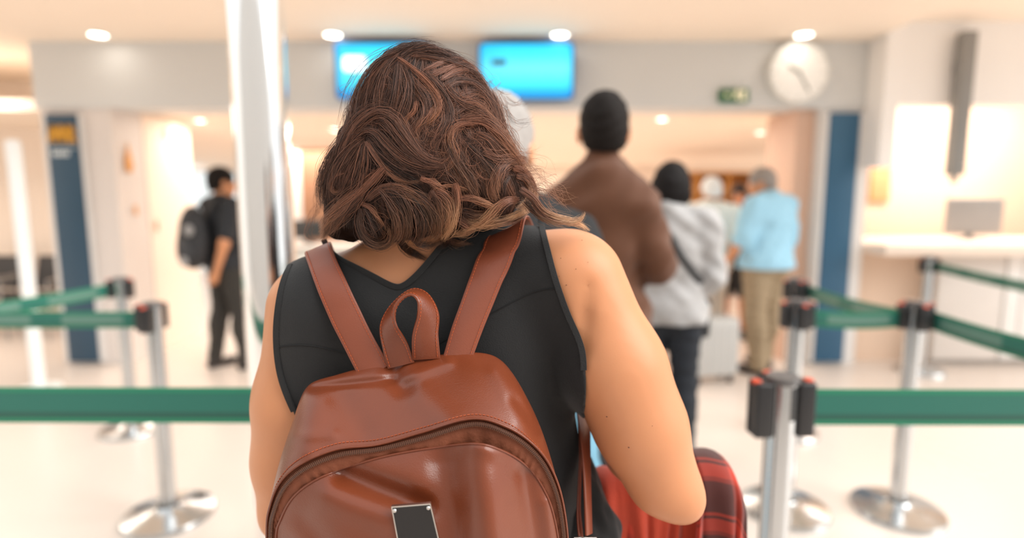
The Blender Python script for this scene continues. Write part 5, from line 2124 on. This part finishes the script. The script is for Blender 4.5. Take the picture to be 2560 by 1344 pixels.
def hair_depth(px, py):
    a = np.clip((np.asarray(px) - gx[0]) / 5.0, 0, len(gx) - 1.001)
    b = np.clip((np.asarray(py) - gy[0]) / 5.0, 0, len(gy) - 1.001)
    i, j = a.astype(int), b.astype(int)
    fa, fb = a - i, b - j
    return DY[i, j] * (1 - fa) * (1 - fb) + DY[i + 1, j] * fa * (1 - fb) + DY[i, j + 1] * (1 - fa) * fb + DY[i + 1, j + 1] * fa * fb


# smooth the grid of depths a little, so that strands lie calm
for _ in range(3):
    DY[1:-1, 1:-1] = (DY[1:-1, 1:-1] * 2 + DY[:-2, 1:-1] + DY[2:, 1:-1] + DY[1:-1, :-2] + DY[1:-1, 2:]) / 6
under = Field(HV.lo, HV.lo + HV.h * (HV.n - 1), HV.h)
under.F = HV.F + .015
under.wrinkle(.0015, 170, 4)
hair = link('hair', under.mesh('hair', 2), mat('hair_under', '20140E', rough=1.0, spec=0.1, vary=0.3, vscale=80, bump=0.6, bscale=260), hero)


def place2(px, py, Y):
    u = (px - 1280) / FPX
    v = (672 - py) / FPX
    t = Y / (CT + v * ST)
    return np.stack([u * t, np.broadcast_to(Y, t.shape), EYE + (-ST + v * CT) * t], -1)


STR_P, STR_R, STR_C = [], [], []      # strand points (n,k,3), radii (n,k), colours (n,k,3)
NK = 16
DARK, MID, AUB, CAR, BLO = [np.array(lin(c)) for c in ('261913', '55372A', '8A553A', 'B57B4C', 'D9AF7E')]  # DARK also puts the shade of gaps between locks into the colour


def shade(base_mix, k, tip):
    """colour along one strand: base_mix 0 dark .. 1 auburn, tip: how much caramel towards the end"""
    b = DARK * (1 - min(1, base_mix * 2)) + MID * min(1, base_mix * 2)
    if base_mix > .5:
        f = (base_mix - .5) * 2
        b = MID * (1 - f) + AUB * f
    t = np.linspace(0, 1, k)[:, None]
    tp = CAR * (1 - max(0, tip - .5) * 2) + BLO * max(0, tip - .5) * 2
    w = np.clip((t - .25) / .75, 0, 1) ** 1.3 * min(1, tip * 1.3)
    return b * (1 - w) + tp * w


def lock(pts, width, n, lift=4.0, depth=None, mix=.4, tip=.0, Y=None, wave=1.5, fly=.18, twist=1.0, rad=.00019, taper=.15):
    """pts: pixels along the lock; width: (root, middle, end) in pixels; lift: millimetres in front of the hair surface"""
    C = spline(np.array(pts, float), NK)
    t = np.linspace(0, 1, NK)
    width = [q * 1.3 for q in width]
    w = np.interp(t, [0, .5, 1], width)
    T = np.gradient(C, axis=0)
    T /= np.linalg.norm(T, axis=1)[:, None] + 1e-9
    Nrm = np.stack([-T[:, 1], T[:, 0]], 1)
    if Y is None:
        Yc = hair_depth(C[:, 0], C[:, 1])
    else:
        Yc = spline(np.array(Y, float).reshape(-1, 1), NK)[:, 0]
    dz = (depth if depth is not None else max(width) * .42) / 1900.0
    arch = lift * .00058
    for i in range(n):
        r = math.sqrt(random.random())
        a = random.uniform(0, 2 * PI)
        tw = twist * (t - .5) * random.uniform(.6, 1.4)
        ox, od = r * np.cos(a + tw), r * np.sin(a + tw)
        drift = random.gauss(0, .30)
        loose = 1.0 if random.random() > fly else random.uniform(1.4, 2.4)
        s0, s1 = random.uniform(0, .10), random.uniform(.68, 1.0)
        ph1, ph2 = random.uniform(0, 6.28), random.uniform(0, 6.28)
        wv = wave * (1.3 * np.sin(t * random.uniform(5, 9) + ph1) + .6 * np.sin(t * random.uniform(14, 22) + ph2)) * (.3 + t) * (1 if loose == 1 else 2.5)
        lat = (ox + drift * (t - .3)) * w * .5 * loose + wv
        px = C[:, 0] + Nrm[:, 0] * lat
        py = C[:, 1] + Nrm[:, 1] * lat
        yy = Yc - arch - od * dz * loose * np.interp(t, [0, .5, 1], [width[0], width[1], width[2]]) / max(width)
        # cut the strand to its own length
        tt = s0 + (s1 - s0) * t
        px, py, yy = np.interp(tt, t, px), np.interp(tt, t, py), np.interp(tt, t, yy)
        STR_P.append(place2(px, py, yy))
        rr = rad * random.uniform(.7, 1.35) * np.interp(t, [0, .12, .7, 1], [.55, 1, .9, taper])
        STR_R.append(rr)
        STR_C.append(shade(np.clip(mix * 1.15 - .06 + random.gauss(0, .24) - .12 * od.mean() * -1, 0, 1), NK, np.clip(tip + random.gauss(0, .12), 0, 1) if tip > 0 else 0))


# outline of the hair: y, left, right
SIL = np.array([(116, 1030, 1090), (126, 1000, 1112), (150, 958, 1168), (200, 914, 1212), (250, 892, 1240), (300, 873, 1254), (350, 856, 1272), (400, 828, 1298), (450, 806, 1320), (500, 800, 1336), (545, 806, 1325), (590, 815, 1270)], float)


# combed base layer from the crown down, in soft waves
def base_layer(n):
    for i in range(n):
        a = random.uniform(-1, 1)
        y_end = random.uniform(470, 575) if abs(a) < .85 else random.uniform(430, 540)
        y_st = 118 + 70 * abs(a) ** 2 * random.uniform(.2, 1.2) + random.uniform(0, 40) + (random.uniform(0, 200) if random.random() < .5 else 0)
        t = np.linspace(0, 1, NK)
        y = y_st + (y_end - y_st) * t
        l, r = np.interp(y, SIL[:, 0], SIL[:, 1]), np.interp(y, SIL[:, 0], SIL[:, 2])
        cx, hw2 = (l + r) / 2, (r - l) / 2
        g = math.sin(a * 9 + 1.3) * 1.2 + math.sin(a * 23) * .8
        wob = 11 * np.sin(y / 38.0 + g * 2.0) + 5 * np.sin(y / 17.0 + g * 5) + random.gauss(0, 2)
        px = cx + a * hw2 * .985 + wob * (1 - abs(a) ** 3) * np.clip((y - 140) / 120, .15, 1)
        yy = hair_depth(px, y) - random.uniform(-.005, .005)
        STR_P.append(place2(px, y + random.gauss(0, 2), yy))
        STR_R.append(.00024 * random.uniform(.7, 1.3) * np.interp(t, [0, .1, .8, 1], [.5, 1, .9, .3]))
        edge = .12 if a > .3 else 0
        STR_C.append(shade(np.clip(.30 + edge + .22 * math.sin(a * 31 + 2) + random.gauss(0, .14), 0, 1), NK, 0))


base_layer(4600)

LK = [  # mix: the hair's own browns plus highlights and shaded hollows put into colour
    # crown and left contour
    ([(1000, 138), (945, 165), (905, 225), (885, 290), (870, 345), (850, 390)], (22, 34, 26), 150, 3, .38, 0),
    ([(1005, 140), (955, 185), (925, 250), (905, 310), (885, 360)], (20, 34, 26), 130, 5, .35, 0),
    ([(985, 146), (962, 190), (948, 240), (940, 300), (930, 330)], (16, 30, 24), 110, 6, .42, 0),
    ([(975, 150), (935, 195), (912, 245), (905, 300)], (12, 20, 14), 70, 8, .55, 0),
    ([(1000, 150), (995, 200), (985, 250), (965, 300), (955, 350)], (16, 28, 22), 110, 7, .38, 0),
    ([(1005, 150), (1025, 200), (1020, 250), (1000, 300), (985, 350), (1000, 390)], (16, 28, 22), 110, 7, .35, 0),
    # bright strand from the crown, turning back on itself
    ([(988, 142), (1030, 172), (1070, 208), (1094, 245), (1096, 275), (1076, 298), (1052, 312), (1040, 332)], (9, 12, 9), 85, 11, .95, .30),
    ([(1042, 250), (1036, 276), (1018, 296), (1008, 318), (1006, 345)], (8, 11, 7), 45, 11, .9, .25),
    ([(1085, 268), (1070, 290), (1050, 305), (1042, 328), (1045, 352)], (8, 12, 8), 50, 12, .9, .3),
    ([(1030, 205), (1062, 250), (1060, 300), (1030, 345), (1025, 395)], (16, 26, 20), 100, 8, .5, 0),
    ([(1060, 180), (1110, 240), (1120, 300), (1085, 350), (1065, 400)], (16, 28, 22), 120, 7, .42, 0),
    # top and right contour
    ([(1010, 132), (1065, 126), (1120, 140), (1165, 168), (1200, 205)], (16, 24, 22), 110, 2, .28, 0),
    ([(1020, 140), (1090, 150), (1140, 165), (1185, 190), (1218, 235), (1240, 290)], (18, 26, 22), 120, 4, .45, 0),
    ([(1055, 178), (1100, 158), (1145, 148), (1180, 170), (1205, 205)], (10, 14, 10), 60, 7, .75, 0),
    ([(1075, 190), (1120, 170), (1160, 160), (1190, 180), (1215, 220), (1235, 265)], (10, 16, 12), 75, 9, .85, .1),
    ([(1100, 200), (1135, 182), (1170, 178), (1200, 200), (1225, 245)], (10, 15, 12), 70, 10, .8, .1),
    ([(1105, 225), (1140, 205), (1180, 210), (1210, 240), (1235, 285), (1250, 330)], (14, 22, 18), 95, 8, .5, 0),
    ([(1110, 205), (1130, 240), (1160, 265), (1200, 285), (1240, 330), (1268, 385)], (12, 22, 18), 95, 9, .55, .1),
    ([(1150, 240), (1185, 232), (1215, 250), (1238, 295), (1255, 345)], (12, 18, 16), 80, 7, .62, .1),
    ([(1130, 262), (1165, 255), (1205, 268), (1235, 310), (1262, 365)], (10, 16, 14), 70, 9, .7, .15),
    ([(1135, 285), (1170, 265), (1195, 275), (1185, 305), (1160, 300)], (10, 14, 8), 55, 10, .6, .1),
    ([(1150, 300), (1190, 290), (1225, 308), (1250, 345), (1272, 385), (1292, 420)], (12, 20, 16), 95, 9, .7, .2),
    # left wave: up over and sweeping to the right
    ([(852, 405), (866, 360), (898, 312), (940, 282), (978, 296), (1006, 340), (1045, 388), (1090, 412), (1132, 404), (1152, 372)], (20, 38, 14), 260, 11, .42, 0),
    ([(858, 380), (880, 335), (915, 300), (955, 285), (990, 318), (1020, 362), (1062, 398), (1105, 405)], (16, 26, 14), 150, 14, .5, 0),
    ([(845, 410), (872, 360), (908, 325), (938, 330), (966, 366), (1005, 402), (1055, 424), (1105, 424), (1140, 404)], (14, 26, 14), 170, 9, .35, 0),
    ([(915, 342), (940, 372), (965, 400), (1000, 425), (1045, 438), (1095, 436)], (12, 22, 12), 110, 7, .25, 0),
    # left lobe
    ([(912, 346), (872, 346), (835, 385), (810, 440), (802, 490), (815, 528)], (10, 26, 14), 150, 8, .30, 0),
    ([(914, 350), (882, 378), (848, 425), (830, 475), (832, 520)], (10, 32, 20), 170, 10, .36, 0),
    ([(914, 352), (900, 395), (880, 440), (860, 480), (838, 520)], (10, 30, 20), 150, 12, .45, 0),
    ([(916, 352), (918, 400), (905, 450), (888, 495), (870, 520)], (10, 26, 20), 120, 9, .3, 0),
    ([(860, 432), (836, 440), (826, 462), (836, 480), (856, 475)], (8, 10, 5), 40, 14, .55, .1),
    # lock that sweeps to the lower left
    ([(962, 418), (930, 450), (895, 482), (855, 512), (820, 540), (796, 568)], (14, 24, 16), 160, 15, .52, .15),
    ([(915, 430), (900, 475), (868, 512), (832, 550), (808, 592)], (16, 30, 18), 160, 12, .40, .15),
    ([(905, 490), (872, 520), (840, 552), (818, 580), (806, 606)], (14, 26, 10), 120, 14, .35, .1),
    ([(880, 500), (850, 535), (820, 560), (800, 585)], (12, 18, 10), 80, 16, .5, .3),
    # thin bright arc across the dark middle
    ([(912, 352), (932, 385), (958, 420), (990, 446), (1030, 456), (1064, 448)], (6, 6, 5), 46, 16, .7, .2),
    ([(916, 350), (945, 395), (975, 430), (1010, 450)], (6, 8, 5), 40, 13, .55, .1),
    # dark middle below the wave
    ([(960, 400), (1000, 440), (1040, 470), (1060, 500)], (24, 40, 30), 130, 1, .08, 0),
    ([(1040, 430), (1080, 455), (1110, 480), (1120, 510)], (24, 36, 24), 120, 2, .12, 0),
    ([(940, 400), (935, 440), (930, 480), (925, 520)], (24, 36, 30), 130, 3, .18, 0),
    # middle right: falling lengths
    ([(1135, 330), (1128, 360), (1140, 400), (1160, 440), (1178, 480), (1196, 505)], (16, 28, 18), 140, 8, .42, .1),
    ([(1150, 380), (1160, 420), (1180, 460), (1200, 495)], (16, 28, 20), 120, 6, .32, .1),
    ([(1110, 405), (1120, 440), (1132, 470), (1150, 500)], (16, 28, 20), 110, 6, .35, .1),
    ([(1192, 312), (1160, 308), (1134, 322), (1126, 352), (1138, 388), (1134, 420)], (10, 13, 8), 85, 14, .85, .35),
    ([(1150, 370), (1135, 395), (1122, 415), (1118, 430)], (5, 7, 4), 28, 14, .95, .3),
    # right wave
    ([(1165, 305), (1205, 305), (1242, 335), (1272, 375), (1300, 412), (1322, 452)], (14, 26, 20), 170, 13, .68, .25),
    ([(1185, 330), (1220, 350), (1250, 385), (1280, 410), (1310, 430)], (14, 24, 16), 110, 10, .5, .15),
    ([(1160, 350), (1195, 385), (1225, 420), (1240, 460), (1242, 500)], (18, 30, 18), 130, 5, .22, .05),
    ([(1205, 380), (1240, 395), (1275, 400), (1305, 412), (1328, 440)], (12, 20, 14), 100, 13, .6, .25),
    # right curl
    ([(1318, 398), (1275, 400), (1245, 432), (1236, 475), (1248, 508)], (12, 20, 12), 130, 13, .62, .2),
    ([(1300, 410), (1262, 415), (1238, 445), (1228, 480), (1238, 505)], (12, 18, 12), 100, 10, .5, .2),
    ([(1282, 418), (1308, 426), (1330, 455), (1336, 488), (1320, 518), (1292, 536), (1258, 548)], (10, 17, 12), 140, 16, .7, .6),
    ([(1290, 440), (1312, 450), (1324, 478), (1312, 508), (1288, 522)], (10, 14, 10), 80, 13, .55, .5),
    ([(1275, 440), (1260, 460), (1258, 490), (1275, 510)], (10, 16, 10), 70, 6, .2, .0),
    ([(1300, 498), (1272, 502), (1246, 516), (1222, 540), (1192, 562), (1152, 578)], (8, 17, 10), 120, 18, .6, .55),
    ([(1135, 500), (1172, 496), (1212, 508), (1242, 524)], (8, 15, 10), 90, 15, .6, .3),
    ([(1322, 520), (1292, 545), (1250, 556), (1205, 560), (1165, 552)], (10, 20, 14), 120, 13, .5, .55),
    ([(1150, 520), (1180, 535), (1215, 545), (1250, 548)], (16, 28, 18), 110, 8, .35, .35),
    ([(1145, 545), (1180, 565), (1160, 582), (1125, 585)], (14, 20, 10), 90, 12, .45, .5),
    # bottom rolls
    ([(915, 500), (950, 474), (990, 472), (1030, 490), (1062, 515), (1080, 545)], (16, 26, 18), 150, 12, .45, .25),
    ([(948, 468), (972, 500), (992, 545), (990, 590), (965, 612)], (12, 26, 16), 150, 14, .35, .15),
    ([(972, 465), (1000, 492), (1018, 540), (1016, 585), (996, 612)], (12, 28, 18), 150, 13, .22, .1),
    ([(1000, 478), (1036, 500), (1056, 545), (1050, 590), (1030, 608)], (14, 30, 18), 150, 11, .15, .05),
    ([(1030, 482), (1066, 505), (1090, 545), (1088, 585), (1070, 600)], (14, 28, 18), 140, 12, .28, .2),
    ([(905, 520), (900, 555), (912, 592), (940, 612), (968, 608), (976, 582), (962, 560)], (14, 22, 10), 150, 14, .25, .15),
    ([(912, 515), (928, 540), (940, 570), (950, 600)], (14, 34, 20), 120, 10, .12, .0),
    ([(900, 508), (926, 520), (945, 545), (962, 570)], (7, 10, 6), 55, 12, .65, .2),
    ([(958, 470), (975, 462), (990, 470), (1003, 495)], (7, 9, 6), 45, 12, .7, .2),
    # bright curl in the middle
    ([(1088, 478), (1112, 490), (1128, 525), (1124, 568), (1106, 600)], (12, 24, 12), 150, 16, .62, .55),
    ([(1138, 456), (1143, 490), (1138, 535), (1124, 575), (1104, 604)], (8, 16, 10), 100, 17, .65, .6),
    ([(1078, 475), (1096, 505), (1102, 550), (1092, 595)], (12, 20, 12), 100, 14, .4, .3),
    ([(1072, 500), (1085, 475), (1110, 464), (1145, 466), (1172, 478)], (5, 6, 4), 40, 14, .7, .25),
    ([(1050, 445), (1080, 455), (1105, 475), (1118, 498)], (9, 14, 9), 70, 14, .6, .3),
    # nape
    ([(1000, 595), (1012, 618), (1040, 636), (1072, 648)], (16, 18, 8), 100, 8, .12, .0),
    ([(1030, 590), (1050, 610), (1080, 612), (1108, 602)], (14, 14, 6), 70, 10, .2, .1),
    ([(1110, 585), (1125, 600), (1155, 610), (1188, 614)], (14, 14, 6), 70, 8, .2, .15),
    ([(1090, 560), (1120, 585), (1110, 610), (1085, 618)], (14, 20, 8), 80, 6, .1, .0),
]
LK += [
    ([(962, 152), (1000, 130), (1050, 119), (1100, 128), (1140, 148)], (14, 18, 16), 120, 1, .25, 0),
    ([(940, 178), (975, 140), (1020, 124), (1070, 122), (1120, 140)], (14, 18, 16), 120, 2, .3, 0),
    ([(1000, 150), (1030, 130), (1075, 128), (1120, 150), (1150, 175)], (14, 20, 16), 110, 4, .35, 0),
    ([(885, 270), (868, 315), (855, 355), (830, 400), (810, 440)], (12, 18, 14), 100, 1, .35, 0),
    ([(1225, 225), (1245, 280), (1262, 335), (1288, 385), (1312, 425)], (12, 20, 16), 120, 2, .6, .1),
]
for pts, wd, n, lift, mix, tip in LK:
    low_ = np.mean([q[1] for q in pts]) > 455
    if low_:                              # the rolled ends stand out more and are better defined
        wd, lift = [q / 1.15 for q in wd], lift * 1.55 - 3
    lock(pts, wd, int(n * 1.25), lift, None, mix * (1.25 if low_ and mix > .4 else 1), min(1, tip * (1.35 if low_ else 1)))  # bright low locks get extra painted highlight, tips are lightened too

# long flick lying over the right shoulder
tail = [(1300, 470), (1332, 495), (1352, 524), (1382, 543), (1420, 553), (1452, 562), (1476, 580)]
ty = [.665, .668, .672, .68, .69, .70, .71]
lock(tail, (14, 15, 10), 170, 0, 12, .6, .85, ty, wave=.8)
lock([(1330, 500), (1352, 530), (1390, 550), (1432, 556), (1456, 544), (1462, 528)], (10, 11, 6), 70, 0, 10, .6, .8, [.668, .672, .68, .69, .692, .69], wave=1.2, fly=.2)
lock([(1310, 500), (1338, 530), (1370, 552), (1410, 562)], (14, 14, 6), 80, 0, 10, .35, .4, [.675, .68, .69, .70], wave=1.0)
# loose curly strands over the crown and the right side
for i in range(330):
    a = random.uniform(0, 1)
    if random.random() < .6:
        x0_, y0_ = random.uniform(1080, 1270), random.uniform(190, 430)
    else:
        x0_, y0_ = random.uniform(880, 1100), random.uniform(170, 560)
    d0 = random.uniform(.5, 2.6)
    L_ = random.uniform(14, 26)
    k1 = random.uniform(-.7, .7)
    P_ = [(x0_, y0_)]
    for q in range(5):
        P_.append((P_[-1][0] + L_ * math.cos(d0 + k1 * q), P_[-1][1] + L_ * math.sin(d0 + k1 * q)))
    lock(P_, (5, 9, 7), 5, random.uniform(3, 14), 5, random.uniform(.3, 1.0), random.choice([0, 0, .3]), None, wave=2.2, rad=.00015)
# flyaways
for i in range(46):
    x0_, y0_ = random.choice([(1310, 430), (1330, 470), (1320, 500), (1285, 400)])
    lock([(x0_, y0_), (x0_ + random.uniform(15, 45), y0_ + random.uniform(-20, 25)), (x0_ + random.uniform(40, 90), y0_ + random.uniform(0, 60)), (x0_ + random.uniform(60, 130), y0_ + random.uniform(10, 80))],
         (6, 6, 6), 2, 0, 6, .7, .4, [.68, .68, .685, .69], wave=3, rad=.00013)
for i in range(30):
    x0_, y0_ = random.choice([(868, 340), (850, 390), (815, 430), (800, 500)])
    lock([(x0_ + 10, y0_), (x0_ - random.uniform(5, 25), y0_ + random.uniform(10, 40)), (x0_ - random.uniform(15, 40), y0_ + random.uniform(50, 100)), (x0_ - random.uniform(-10, 30), y0_ + random.uniform(90, 150))],
         (6, 6, 6), 2, 0, 6, .6, .2, [.76, .76, .76, .76], wave=2, rad=.00013)
for i in range(90):
    x0_, y0_ = random.uniform(890, 1230), random.uniform(180, 420)
    a = random.uniform(0, 6.28)
    lock([(x0_, y0_), (x0_ + 25 * math.cos(a), y0_ + 25 * math.sin(a)), (x0_ + 45 * math.cos(a + .6), y0_ + 45 * math.sin(a + .6)), (x0_ + 60 * math.cos(a + 1.3), y0_ + 60 * math.sin(a + 1.3))],
         (6, 8, 8), 2, 13, 4, .85, .2, None, wave=3, rad=.00012)

# build all strands as one mesh of fine three-sided tubes
SP = np.array(STR_P)
SRd = np.array(STR_R)
SCo = np.array(STR_C)
ns_, k_ = SP.shape[:2]
Tn = np.gradient(SP, axis=1)
Tn /= np.linalg.norm(Tn, axis=2)[:, :, None] + 1e-12
ref = np.zeros_like(Tn)
ref[..., 1] = 1.0
N1 = np.cross(Tn, ref)
N1 /= np.linalg.norm(N1, axis=2)[:, :, None] + 1e-9
N2 = np.cross(Tn, N1)
SV = np.stack([SP + SRd[..., None] * (N1 * math.cos(a) + N2 * math.sin(a)) for a in (PI / 2, PI / 2 + 2 * PI / 3, PI / 2 + 4 * PI / 3)], 2)
ids = np.arange(ns_ * k_ * 3).reshape(ns_, k_, 3)
qs = []
for j in range(3):
    j2 = (j + 1) % 3
    qs.append(np.stack([ids[:, :-1, j], ids[:, :-1, j2], ids[:, 1:, j2], ids[:, 1:, j]], -1).reshape(-1, 4))
me = mesh_np('hair_strands', SV.reshape(-1, 3), np.concatenate(qs))
ca = me.color_attributes.new('strand_colour', 'FLOAT_COLOR', 'POINT')
cc = np.ones((ns_ * k_ * 3, 4), dtype=np.float32)
cc[:, :3] = np.repeat(SCo.reshape(-1, 3), 3, axis=0)
ca.data.foreach_set('color', cc.ravel())


def strand_mat():
    m = bpy.data.materials.new('hair_strand')
    m.use_nodes = True
    nt = m.node_tree
    b = nt.nodes['Principled BSDF']
    at_ = nt.nodes.new('ShaderNodeAttribute')
    at_.attribute_name = 'strand_colour'
    hs_ = nt.nodes.new('ShaderNodeHueSaturation')
    hs_.inputs['Value'].default_value = 1.6
    hs_.inputs['Saturation'].default_value = 0.9
    nt.links.new(at_.outputs['Color'], hs_.inputs['Color'])
    nt.links.new(hs_.outputs['Color'], b.inputs['Base Color'])
    b.inputs['Roughness'].default_value = 0.34
    b.inputs['Specular IOR Level'].default_value = 0.55
    return m


tag(link('hair_strands', me, strand_mat(), hair), kind='stuff')
print('STRANDS', ns_, 'tris', ns_ * (k_ - 1) * 6)
